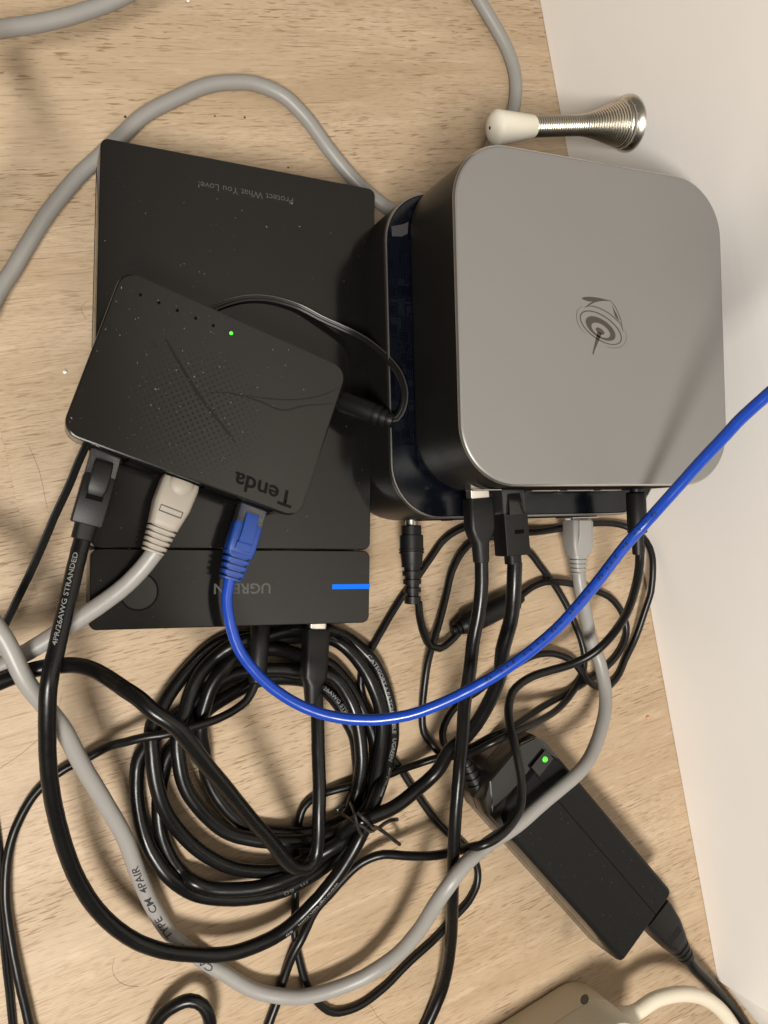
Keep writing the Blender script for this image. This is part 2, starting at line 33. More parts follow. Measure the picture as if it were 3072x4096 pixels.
  'patch': (3.4, '23.6,-2.1,49.2 22.8,-3.9,49.3 22,-5.8,49.4 21.1,-8,49.5 20.4,-9.5,49.7 19.8,-11.2,49.9 19.1,-13.1,50.2 18.3,-15,50.4 17.5,-17.1,50.7 16.8,-19.1,51.1 16,-21.2,51.4 15.2,-23.2,51.7 14.5,-25.2,52 13.8,-27.1,52.3 13.1,-28.9,52.6 12.4,-30.8,52.9 11.7,-32.7,53.2 11,-34.6,53.5 10.3,-36.5,53.8 9.6,-38.4,54.1 8.9,-40.2,54.4 8.3,-42,54.7 7.6,-43.7,55.1 6.9,-45.8,55.4 6.1,-47.8,55.8 5.3,-49.7,56.1 4.5,-51.6,56.5 3.8,-53.5,56.7 3.2,-55.6,56.9 2.6,-57.7,56.9 2.1,-59.5,56.7 1.7,-61.5,56.5 1.3,-63.5,56.2 1,-65.5,55.8 0.7,-67.6,55.3 0.4,-69.7,54.8 0.1,-71.8,54.2 -0.2,-73.9,53.6 -0.4,-76.1,53 -0.7,-78.2,52.3 -0.9,-80.4,51.6 -1.2,-82.6,50.9 -1.4,-84.8,50.1 -1.6,-87.1,49.3 -1.7,-89.3,48.5 -1.9,-91.6,47.7 -2,-93.9,46.8 -2.1,-96.2,46 -2.1,-98.5,45.1 -2.1,-100.9,44.3 -2.1,-103.3,43.4 -2.1,-105.7,42.5 -2,-108.1,41.6 -1.9,-110.5,40.7 -1.7,-112.9,39.8 -1.6,-115.4,38.9 -1.4,-117.9,38 -1.1,-120.4,37.1 -0.9,-123,36.2 -0.6,-125.6,35.3 -0.3,-128.3,34.4 0.1,-130.9,33.5 0.5,-133.5,32.6 0.9,-136.1,31.7 1.4,-138.7,30.8 1.9,-141.3,30 2.6,-143.9,29.2 3.2,-146.4,28.4 4,-149,27.6 4.8,-151.6,26.8 5.6,-154.1,26.1 6.5,-156.5,25.4 7.5,-159,24.7 8.5,-161.3,24 9.8,-163.9,23.3 11.1,-166.5,22.7 12.6,-169,22.1 14.1,-171.5,21.5 15.7,-173.9,21 17.4,-176.1,20.5 19,-178.3,20 20.9,-180.4,19.6 22.8,-182.5,19.3 24.8,-184.4,19 26.9,-186.2,18.6 29,-187.9,18.3 31.2,-189.6,17.9 33.4,-191.2,17.5 35.7,-192.6,17.1 38.1,-194.1,16.6 40.6,-195.5,16.2 43,-196.7,15.7 45.5,-197.9,15.4 47.9,-199,15.1 50.4,-200.1,15 52.9,-201,14.9 55.4,-201.9,14.9 57.8,-202.6,14.9 60.4,-203.2,15 63.1,-203.7,15 65.4,-204,14.9 67.9,-204.2,14.8 70.4,-204.3,14.6 73,-204.3,14.5 75.6,-204.3,14.3 78.2,-204.1,14.2 80.8,-203.9,14.1 83.3,-203.5,14.1 85.7,-202.9,14.1 87.8,-202.3,14.2 90,-201.5,14.4 92,-200.6,14.6 94,-199.5,14.8 96,-198.4,15 97.9,-197.2,15.3 99.8,-195.9,15.7 101.7,-194.6,16 103.6,-193.2,16.4 105.5,-191.8,16.9 107.4,-190.3,17.4 109.2,-188.6,17.9 111,-186.9,18.5 112.8,-185.2,19 114.5,-183.4,19.6 116.2,-181.7,20.2 117.8,-179.9,20.8 119.3,-178.1,21.4 120.9,-176.1,22 122.5,-174,22.6 124,-171.9,23.3 125.5,-169.9,23.8 126.9,-167.8,24.3 128.2,-165.9,24.6 129.5,-164.1,24.8 131.3,-161.8,24.7 132.8,-159.7,24.4 134.4,-157.6,24 136.1,-155.2,23.6 137.4,-153.4,23.3 138.8,-151.5,22.9 140.3,-149.5,22.5 142,-147.5,21.7 143.9,-145.7,20.2 146.2,-144.4,17.6 148.5,-143.1,14.7 150.5,-141.5,12.7 152.1,-139.6,11.5 153.6,-137.6,10.5 155,-135.5,9.7 156.3,-133.4,9.1 157.5,-131.2,8.5 158.5,-129,8 159.3,-126.6,7.5 159.8,-124.1,7.1 160.3,-121.5,6.7 160.5,-118.9,6.5 160.6,-116.2,6.2 160.6,-113.5,6 160.4,-110.7,5.9 160.1,-107.9,5.8 159.7,-105.3,5.8 159.2,-102.5,5.8 158.7,-99.8,5.8 158,-97,5.8 157.2,-94.2,5.9 156.2,-91.5,6 155,-88.9,6.2 153.6,-86.4,6.2 152.3,-84.1,6 150.8,-82,5.5 149.3,-79.8,4.7 147.6,-77.8,4.1 145.7,-75.7,3.6 143.7,-73.8,3.4 141.5,-72,3.4 138.9,-70.2,4.3 136,-68.5,6.3 133,-67.1,7.7 130.3,-66.1,8.1 127.5,-65.4,8.2 124.7,-64.8,8.3 121.9,-64.4,8.4 119.1,-64.1,8.6 116.4,-63.8,8.7 113.8,-63.6,8.8 110.8,-63.4,9 107.8,-63.3,9.4 104.9,-63.4,9.8 102,-63.5,10.3 99.2,-63.6,10.8 96.6,-63.6,11.6 93.7,-63.5,12.3 91.1,-63.3,12.9 88.7,-63.3,13.3 86.2,-63.6,13.5 83.8,-64.1,13.6 81.5,-65,13.2 79.3,-66,12.4 77.2,-67.3,11.5 75.2,-68.5,10.9 73.2,-69.9,10.8 71.1,-71.3,10.8 69.2,-72.8,10.8 67.5,-74.3,10.8 65.7,-76.3,10.8 64.1,-78.4,10.8 62.7,-80.6,10.8 61.4,-82.8,10.9 60.2,-84.9,11.1 59.2,-87.2,11.4 58.3,-89.4,11.6 57.3,-91.6,11.8 55.8,-94.1,11.9 54.4,-96.6,12 53.3,-99.4,12 52.8,-101.5,12 52.4,-103.7,12 52.2,-106.1,12.1 52.1,-108.5,12.1 52.1,-110.9,12 52.1,-113.5,11.9 52.2,-116.2,11.8 52.4,-119,11.6 52.8,-121.7,11.4 53.4,-124.3,11.3 54.3,-127.2,11.1 55.4,-130,10.9 56.8,-132.7,10.7 58.3,-135.6,10.5 59.7,-138,10.2 61.3,-140.5,9.9 63.1,-143.1,9.7 64.9,-145.6,9.4 66.8,-147.9,9.2 68.8,-149.9,9.1 71,-151.7,9.1 73.3,-153.3,9.2 75.7,-154.7,9.3 78.2,-155.9,9.5 80.8,-157.1,9.8 83,-158.1,10 85.2,-158.9,10.3 87.6,-159.8,10.5 90,-160.5,10.8 92.4,-161.2,11 94.9,-161.8,11.4 97.2,-162.3,11.7 99.6,-162.8,12 102,-163.3,12.3 104.6,-163.7,12.6 107.1,-164.1,12.7 109.7,-164.5,12.7 112.3,-164.7,12.8 114.7,-164.8,12.8 117.4,-164.7,12.9 120,-164.4,13 122.5,-163.8,13.6 124.6,-162.7,15 126.6,-161.4,16.8 128.5,-160.3,17.7 130.6,-159.4,17.8 133.2,-158.1,17.5 135.5,-156.6,17.1 137.6,-154.8,16.7 139.5,-152.6,16.3 140.8,-150.7,16 142,-148.5,15.7 143.1,-146,15.4 144.2,-143.4,15.1 145.2,-140.7,14.7 146.2,-138.2,14.2 147.2,-135.7,13.6 148.1,-133.5,13.1 149.2,-131,12.6 150.1,-128.5,12.3 150.9,-126.1,12.1 151.6,-123.8,11.9 152.2,-121.4,11.7 152.7,-118.7,11.5 153.1,-116.1,11.3 153.3,-113.5,11 153.4,-111,10.6 153.2,-107.8,10.1 152.8,-104.6,9.5 152.1,-101.3,9 151.5,-98.7,8.6 150.8,-96,8.3 149.8,-93.3,8.1 148.7,-90.5,8.1 147.3,-87.7,8 145.8,-84.9,7.9 144.1,-82.1,7.8 142.3,-79.6,7.8 140.2,-76.9,7.6 138,-74.6,6.9 135.6,-72.7,5.6 133.5,-71.8,4.2 130.9,-70.9,3.5 127.8,-70.2,3.4 124.7,-69.5,3.4 121.7,-68.9,3.4 119,-68.4,3.4 116.3,-67.9,3.4 113.5,-67.6,3.4 110.7,-67.2,3.4 107.7,-66.7,3.4 105.4,-66.2,3.4 102.9,-65.6,3.4 100.2,-65,3.5 97.5,-64.3,3.5 94.8,-63.6,3.6 92.2,-63.1,3.6 89.7,-62.6,3.6 87.3,-62.4,3.7 85.2,-62.3,3.7 82.1,-62.6,3.7 79.3,-63.3,3.7 76.6,-64.3,3.8 74,-65.5,3.9 71.7,-66.7,4 69.5,-68,4.2 67.3,-69.6,4.4 65.1,-71.2,4.6 63,-72.8,4.9 60.9,-74.4,5.2 58.8,-76.1,5.6 56.8,-77.9,6 54.9,-79.6,6.5 53.2,-81.2,7.2 51.1,-83.2,8 49.3,-85.2,8.9 47.6,-87.2,9.8 45.8,-89,10.6 44.1,-90.9,11.3 42.8,-92.9,11.9 42,-95,12.3 41.6,-97.3,12.6 41.3,-99.5,12.8 41,-102.6,12.9 40.9,-105.9,13 40.7,-108.1,13 40.6,-110.4,13 40.6,-112.9,13 40.6,-115.4,13 40.7,-117.9,12.9 40.9,-120.5,12.8 41.2,-123.1,12.6 41.6,-125.7,12.4 42.1,-128.3,12.1 42.8,-130.9,11.7 43.7,-133.9,11.3 44.9,-136.9,10.8 46.2,-139.8,10.3 47.7,-142.8,9.9 49.1,-145.3,9.5 50.6,-147.9,9.2 52.2,-150.4,8.9 53.9,-152.9,8.7 55.8,-155.3,8.6 57.4,-157.2,8.4 59.2,-159.1,8.3 61.1,-161,8.2 63.1,-162.8,8.2 65.1,-164.6,8.1 67.2,-166.2,8 69.3,-167.7,7.9 71.6,-169.2,7.8 74,-170.5,7.6 76.5,-171.6,7.5 79,-172.7,7.4 81.5,-173.6,7.3 83.8,-174.4,7.2 86.4,-175.3,7.1 88.9,-175.9,7.2 91.3,-176.2,7.6 93.8,-176,8.7 95.6,-175.1,10.8 97.6,-174,13.3 99.8,-173,15 102.3,-172.3,16 104.8,-171.6,16.9 107.3,-170.8,17.7 109.7,-170,18.5 112,-169.1,19.2 114.4,-168.2,19.8 116.8,-167.4,20.3 119.4,-166.7,20.2 122,-166.2,19.4 124.8,-165.9,17.7 127.6,-165.7,15.6 130.3,-164.9,14.1 132.6,-163.7,13.2 134.6,-162.3,12.4 136.5,-160.6,11.6 138.4,-158.6,11 139.7,-156.8,10.5 140.9,-154.7,10.1 142.1,-152.3,9.8 143.2,-149.7,9.7 144.3,-147.1,9.4 145.4,-144.5,8.8 146.6,-142.2,7.7 147.7,-139.9,6.7 148.5,-137.6,6.1 149.1,-135.6,5.8 149.7,-132.6,5.6 150,-129.9,5.5 149.9,-127.4,5.5 149.7,-124.7,5.6 149.1,-121.4,5.7 148.1,-118.1,5.8 147,-114.8,5.7 146.1,-112,5.7 145.2,-109.2,5.6 144.2,-106.3,5.4 143,-103.3,5.2 141.9,-100.8,5 140.6,-98.1,4.8 139.2,-95.3,4.7 137.6,-92.4,4.6 135.9,-89.7,4.5 134.1,-87.2,4.5 132.1,-85,4.5 129.6,-83.1,4.6 126.8,-81.4,4.8 123.8,-79.9,5 120.9,-78.6,5.2 118.1,-77.4,5.4 115.7,-76.2,5.7 112.8,-74.8,6 110.2,-73.5,6.4 107.7,-72.4,7 105.2,-71.3,7.8 102.5,-70.5,8.4 100.2,-70,8.9 97.7,-69.6,9.3 94.9,-69.3,9.5 92.1,-69.2,9.7 89.5,-69.2,9.9 87.1,-69.4,10.3 84.7,-70.1,10.9 82.4,-71.1,11.9 80.2,-72.3,12.9 78.3,-73.6,13.6 76.4,-75,13.7 74.6,-76.6,13.6 73,-78.4,13.4 71.6,-80.3,13.1 70.3,-82.3,12.8 69.2,-84.5,12.4 68.2,-86.7,12.1 67.2,-88.9,11.9 66.2,-91.2,11.7 65.2,-93.4,11.5 64.5,-95.7,11.4 64,-98.1,11.1 63.8,-100.6,10.6 63.7,-103.2,9.8 64,-106.7,8.7 64.5,-110.5,7.6 64.6,-113,6.6 64.6,-115.8,5.8 64.6,-118.7,5.1 64.7,-121.5,4.6 65,-124.2,4.2 65.6,-126.9,4 66.3,-129.5,3.9 67.2,-132.1,3.9 68.2,-134.6,3.9 69.3,-137,4 70.7,-139.8,4 72.3,-142.6,4 74.1,-145.2,4 75.9,-147.5,4 77.8,-149.9,4 79.9,-151.9,4 82.2,-153.8,4.1 84.5,-155.2,4.1 86.9,-156.4,4.2 89.4,-157.4,4.4 92,-158.5,4.6 94.4,-159.4,4.8 96.9,-160.2,5.1 99.4,-161,5.4 101.9,-161.7,5.8 104.5,-162.2,6.1 107.7,-162.8,6.1 110.9,-163.3,6 114.1,-163.6,6 117.3,-163.5,6.2 120.4,-163.2,6.5 123.5,-162.5,7.1 126.4,-161.4,7.9 128.6,-160.1,8.8 130.6,-157.7,9.7 132.1,-154.7,10.5 133,-152.4,11.1 134.1,-149.8,11.6 135.2,-147,11.8 136.3,-144.3,11.7 137.3,-141.7,11.6 138.1,-139.4,11.5 138.9,-136.8,11.4 139.4,-134.4,11.4 139.8,-131.9,11.3 140,-129.3,11.3 140.2,-126.7,11.3 140.3,-123.9,11.3 140.3,-121.2,11.3 140.3,-118.6,11.1 140.2,-115.9,11 140.1,-113.3,10.8 139.8,-110.7,10.5 139.3,-107.5,10.3 138.5,-104.4,10.1 137.4,-101.2,10 136.2,-98.4,10 134.9,-95.4,10 133.3,-92.7,10 131.6,-90.4,9.9 129.5,-88.7,9.7 127.1,-87.4,9.5 124.6,-86.3,9.2 122,-85.5,9 119.2,-84.8,8.8 116.3,-84.3,8.7 113.7,-83.7,8.5 111.2,-82.9,8.4 108.9,-82,8.1 106.2,-81.3,7.9 103.6,-80.7,7.6 100.7,-80.2,7.3 97.7,-79.6,7 94.7,-79.3,6.6 92,-79,6.3 89.3,-78.9,6 86.8,-78.9,5.8 84.3,-79.1,5.7 82,-79.5,5.5 79.2,-80.4,5.4 76.5,-81.7,5.2 74,-83,5.1 71.6,-84.1,5 69.3,-85.3,4.9 67,-86.6,4.8 64.9,-88,4.8 62.9,-89.6,4.7 60.6,-91.1,4.6 58.6,-92.2,4.6 56.5,-93.1,4.5 54.2,-94.1,4.5 51.9,-95.2,4.4 49.7,-96.3,4.4 47.6,-97.5,4.4 45.6,-98.9,4.4 43.5,-100.4,4.4 41.6,-101.9,4.4 39.7,-103.5,4.4 38.1,-105.2,4.4 36.7,-107,4.4 35.6,-109,4.4 34.8,-111.2,4.5 34.2,-113.5,4.5 33.8,-115.9,4.5 33.3,-118.3,4.6 33,-120.6,4.7 32.7,-123,4.7 32.5,-125.4,4.8 32.4,-127.9,4.9 32.3,-130.3,5 32.4,-132.6,5.2 32.4,-135.2,5.3 32.6,-137.7,5.4 32.9,-140.2,5.6 33.2,-142.6,5.8 33.7,-145,6 34.3,-147.6,6.2 35,-150.2,6.4 35.9,-152.7,6.7 36.9,-155.2,7 38,-157.8,7.3 39.3,-160.4,7.6 40.8,-163,7.7 42.5,-165.6,7.5 44.4,-168.4,6.7 46.6,-171.3,5.5 48.9,-173.9,4.8 51.4,-176.1,4.5 53.5,-177.6,4.4 55.7,-178.9,4.4 58.1,-180.1,4.4 60.5,-181.2,4.4 63,-182.2,4.4 65.3,-183.1,4.4 67.7,-183.9,4.4 70.1,-184.7,4.5 72.6,-185.3,4.5 75.1,-185.9,4.6 77.6,-186.3,4.7 80.2,-186.7,4.8 82.8,-187,5 85.4,-187.1,5.3 88,-187.2,5.6 90.6,-187.1,5.8 93,-187,6.2 95.9,-186.6,6.5 98.7,-186,6.8 101.4,-185.4,7.1 104.3,-184.6,7.2 106.8,-183.9,7.3 109.3,-183.2,7.4 111.9,-182.3,7.4 114.5,-181.4,7.5 117,-180.4,7.4 119.5,-179.2,7.3 121.8,-178,7.1 124.2,-176.7,6.8 126.6,-175.3,6.4 129,-173.7,6 131.2,-172.2,5.6 133.2,-170.6,5.2 134.8,-169,4.8 136.6,-166.9,4.5 138,-164.8,4.2 139.1,-162.5,3.9 139.9,-160,3.6 140.3,-157.7,3.5 140.4,-155.3,3.4 140.3,-152.7,3.4 140.1,-149.9,3.4 140.1,-147,3.4 140.1,-144.6,3.4 140.2,-141.9,3.4 140.4,-139,3.4 140.5,-136.1,3.5 140.6,-133.1,3.5 140.7,-130.2,3.5 140.7,-127.5,3.6 140.6,-125.1,3.6 140.3,-123,3.6 139.2,-119,3.6 137.8,-115.5,3.6 136.9,-112.5,3.6 135.9,-109.5,3.6 134.6,-106.4,3.6 133.3,-104,3.6 131.9,-101.6,3.6 130.2,-99.2,3.6 128.5,-97.1,3.6 126,-94.8,3.6 123.3,-92.9,3.5 120.5,-91.2,3.5 117.8,-89.8,3.5 115,-88.7,3.4 112.1,-87.8,3.4 109.6,-87.1,3.4 106.9,-86.5,3.4 104.3,-86,3.4 101.8,-85.6,3.4 98.1,-85.2,3.4 94.6,-85.2,3.4 92,-85.6,3.4 89.3,-86.3,3.5 86.6,-87.1,3.5 83.9,-87.9,3.6 81.1,-88.8,3.6 78.3,-89.8,3.6 75.7,-90.7,3.6 72.9,-91.8,3.7 70.3,-93,3.7 67.7,-94.5,3.7 65.8,-95.6,3.7 63.9,-97,3.7 62,-98.5,3.8 60.1,-100,3.8 58.2,-101.6,3.8 56.5,-103.1,3.8 54.6,-104.7,3.8 52.8,-106.4,3.8 51,-108,3.8 49.4,-109.7,3.8 48.1,-111.5,3.8 46.8,-113.9,3.8 45.9,-116.4,3.8 45,-119.2,3.8 44.2,-121.3,3.8 43.5,-123.6,3.8 42.8,-125.9,3.8 42.2,-128.3,3.8 41.7,-130.7,3.7 41.4,-133.1,3.7 41.1,-135.6,3.7 40.9,-138,3.7 40.9,-140.5,3.6 40.9,-142.9,3.6 41.1,-145.5,3.6 41.4,-148.1,3.5 41.9,-150.6,3.5 42.5,-153.2,3.5 43.3,-156,3.4 44.3,-158.8,3.4 45.5,-161.6,3.4 46.8,-164.1,3.4 48.3,-166.2,4.6 49.8,-167.8,6.5 51.7,-169.4,7.9 53.6,-171,8.3 55.8,-172.6,8.4 58.2,-174,8.5 60.3,-175,8.8 62.6,-175.9,9.1 65,-176.6,9.5 67.5,-177.3,9.8 69.7,-177.8,10.1 72,-178.3,10.4 74.4,-178.7,10.7 76.8,-179.1,11.1 79.3,-179.4,11.4 81.9,-179.5,11.8 84.1,-179.4,12.2 86.4,-179.4,12.6 88.8,-179.2,13 91.2,-179.1,13.2 93.7,-179,13.2 96.3,-178.8,13 98.8,-178.7,12.4 101.3,-178.5,11.8 104,-178,11.3 106.6,-177.3,10.7 109.2,-176.4,10 111.8,-175.5,9.4 114.2,-174.3,9.1 116.4,-173,9.3 118.4,-171.4,10.1 120.3,-168.9,12.3 121.4,-165.5,16.3 122.3,-162.1,20.7 123.5,-159.4,23.9 125.2,-157.5,26.1 127.3,-156.2,27.8 129.7,-155.6,28.9 132.2,-155.2,29.7 135,-155,29.9 138.1,-154.7,29.8 141.4,-154.5,29.3 144.7,-154.3,28.8 147.8,-153.8,28.3 150.6,-153.1,28 153.2,-152.2,27.8 155.7,-151.2,27.7 158.4,-149.9,27.7 160.5,-148.9,27.9 162.8,-147.8,28.1 165.1,-146.6,28.5 167.2,-145.2,29 169.2,-143.7,29.7 170.8,-142,30.7 172.6,-139.5,31.9 173.9,-136.6,33.4 175,-133.8,35 176.5,-131.3,36.6 178.1,-129.5,38.1 179.9,-127.9,39.5 181.6,-126.4,41 183.2,-124.8,42.5 184.6,-122.8,44 185.8,-120.8,45.6 187.1,-118.6,47.1 188,-116.4,48.7 189.1,-114,50.3 190.1,-111.5,51.9 191.1,-108.9,53.5 191.8,-106.4,55.2 192.7,-103.6,56.9 193.5,-100.7,58.6 194.1,-97.8,60.3 194.6,-94.8,61.9 194.6,-92.1,63.4 194.4,-89.4,64.9 194.1,-86.6,66.3 194,-83.9,67.6 194,-81.1,68.9 194.3,-78.7,70.1 194.8,-76.2,71.2 195.3,-73.8,72.2 195.9,-71.3,73.2 196.5,-68.9,74.1 196.8,-66.5,75 197.2,-63.7,75.9 197.4,-60.9,76.8 197.5,-58.1,77.6 197.7,-55.3,78.3 197.9,-52.7,78.8 198.2,-50.3,79.2 198.4,-48,79.5 198.7,-45.8,79.7 199,-43.6,79.9 199.4,-41.3,80'),
  'usb_c': (3.2, '118.1,-94,20 117.8,-96.3,20.4 117.5,-98.7,20.8 117.2,-101,21.2 116.9,-103.3,21.6 116.5,-105.6,22 116.1,-107.9,22.4 115.7,-110.3,22.8 115.3,-112.6,23.2 114.9,-115,23.6 114.4,-117.3,24 114,-119.7,24.4 113.7,-122.1,24.8 113.3,-124.5,25.2 112.9,-126.8,25.6 112.6,-129,26 112.2,-131.5,26.3 111.9,-133.8,26.7 111.4,-136.3,27 111,-138.5,27.2 110.6,-140.9,27.5 110.1,-143.4,27.7 109.6,-145.9,27.8 109.2,-148.4,27.9 108.8,-151,27.8 108.5,-153.6,27.7 108.1,-156.2,27.5 107.7,-158.7,27.2 107.3,-161,26.9 106.5,-164.4,26.6 105.2,-167.1,26.5 103,-169.3,26.8 100.1,-170.2,27.7 96.7,-168.9,29 93.2,-166.1,30.6 91.4,-163.8,32.3 89.6,-161.1,33.8 87.8,-158.1,35.4 86,-154.8,37 84.3,-151.5,38.7 82.5,-148.3,40.4 80.9,-145.4,42 79.2,-142.5,43.7 77.5,-139.7,45.3 75.8,-137,47 74.2,-134.3,48.7 72.6,-131.6,50.4 71.1,-128.8,52 69.5,-126,53.7 68,-123.2,55.4 66.4,-120.4,57.1 64.9,-117.7,58.8 63.5,-115,60.4 62,-112.4,61.9 60.6,-109.9,63.4 59.2,-107.5,64.8 57.9,-105.2,66.2 56.5,-102.9,67.5 55.2,-100.6,68.7 53.9,-98.2,69.8 52.8,-96.2,70.8 51.7,-94,71.7 50.6,-91.9,72.5 49.5,-89.7,73.3 48.4,-87.5,74 47.3,-85.5,74.6 46.2,-83.5,75.1 45.2,-81.8,75.6 44.1,-80.2,75.9 42.3,-78.1,76.2 40.6,-76.4,76.3 38.9,-74.9,76.2 37.3,-73.3,75.9 35.9,-71.7,75.4 34.6,-70,74.7 33.4,-68.4,73.8 32.2,-67.1,72.6 30.4,-65.4,71 28.4,-63.7,69.2 27.3,-62.7,67.2 26,-61.6,65.1 24.6,-60.4,62.9 23.1,-59.2,60.6 21.6,-58.1,58.3 20.3,-57.2,56 18.2,-56,53.8 16.3,-55.1,51.7 14.1,-54.4,49.9 12.4,-54.1,48.4 10.5,-53.8,47.3 8.6,-53.7,46.4 6.7,-53.5,45.7 4.7,-53.4,45 2.6,-53.3,44.6 0.5,-53.4,44.2 -1.8,-53.5,44 -3.5,-53.7,44 -5.3,-53.9,44 -7.1,-54.2,44.2 -9,-54.5,44.4 -10.9,-54.8,44.7 -12.7,-55.2,44.9 -14.6,-55.6,45.2 -16.2,-55.9,45.6 -17.9,-56.2,46.1 -19.5,-56.4,46.7 -21.2,-56.7,47.3 -22.8,-57,48 -24.4,-57.4,48.8 -26,-57.9,49.6 -27.5,-58.4,50.5 -29,-59.1,51.4 -30.4,-59.8,52.4 -31.9,-60.6,53.4 -33.2,-61.4,54.5 -34.6,-62.3,55.6 -36,-63.2,56.7 -37.3,-64.1,57.8 -38.6,-64.9,58.9 -39.9,-65.7,60'),
  'dc_drive': (2, '90.7,-82.2,18 89.2,-85.2,18 87.4,-87.7,18 85,-90.2,18 82.6,-91.6,18 79.8,-92.8,18 77,-93.8,18.1 74.5,-94.4,18.4 72,-94.9,18.6 69.4,-95.3,19 67,-95.5,19.3 64.5,-95.7,19.5 62,-95.8,19.8 59.4,-95.9,19.9 57.1,-96,20.1 54.6,-96.1,20.1 52.2,-96.2,20.1 49.9,-96.3,20.1 47.6,-96.3,19.9 45.3,-96.3,19.6 43.2,-96.2,19.1 41,-96.1,18.6 38.9,-96.1,17.9 36.6,-96.3,17 34.3,-96.5,16.1 32.1,-96.9,14.9 30.1,-97.3,13.6 27.1,-97.6,12 24.1,-98.2,10.5 22.1,-98.9,9.1 20,-99.8,7.9 17.7,-100.8,6.9 15.4,-101.8,6 13.1,-102.6,5.2 10.7,-103.4,4.5 8.3,-104.1,4 5.9,-104.8,3.5 3.5,-105.7,3.2 1.4,-106.7,2.9 -0.8,-107.7,2.7 -3,-108.9,2.6 -5,-110.2,2.5 -7,-111.7,2.4 -8.8,-113.2,2.4 -10.5,-114.8,2.4 -12.1,-116.6,2.4 -13.6,-118.5,2.5 -15.1,-120.5,2.6 -16.2,-122.2,2.6 -17.3,-123.9,2.7 -18.4,-125.7,2.8 -19.4,-127.6,2.9 -20.3,-129.5,2.9 -21.2,-131.6,3 -22,-133.7,3.1 -22.6,-135.6,3.2 -23.2,-137.6,3.4 -23.8,-139.7,3.5 -24.2,-141.9,3.6 -24.7,-144.1,3.8 -25.1,-146.3,3.9 -25.4,-148.5,4 -25.7,-150.6,4.1 -26,-152.8,4.1 -26.2,-155.3,4.1 -26.4,-157.8,4.1 -26.4,-160.3,4.1 -26.5,-162.7,4 -26.5,-165.2,4 -26.5,-167.6,4.1 -26.4,-170.1,4.1 -26.4,-172.6,4.1 -26.3,-175.1,4.2 -26.3,-177.5,4.3 -26.2,-180,4.3 -26,-182.5,4.4 -25.9,-185,4.4 -25.8,-187.5,4.5 -25.6,-190,4.5 -25.4,-192.7,4.4 -25.3,-195.4,4.4 -25,-198,4.3 -24.8,-200.6,4.3 -24.6,-203.1,4.2 -24.5,-205.4,4.2 -24.3,-208.2,4.2 -24.1,-210.8,4.1 -23.9,-213.3,4.1 -23.6,-215.9,4.1 -23.3,-218.4,4.1 -22.9,-221,4.1 -22.5,-223.7,4 -22,-226.4,4 -21.6,-229.1,4'),
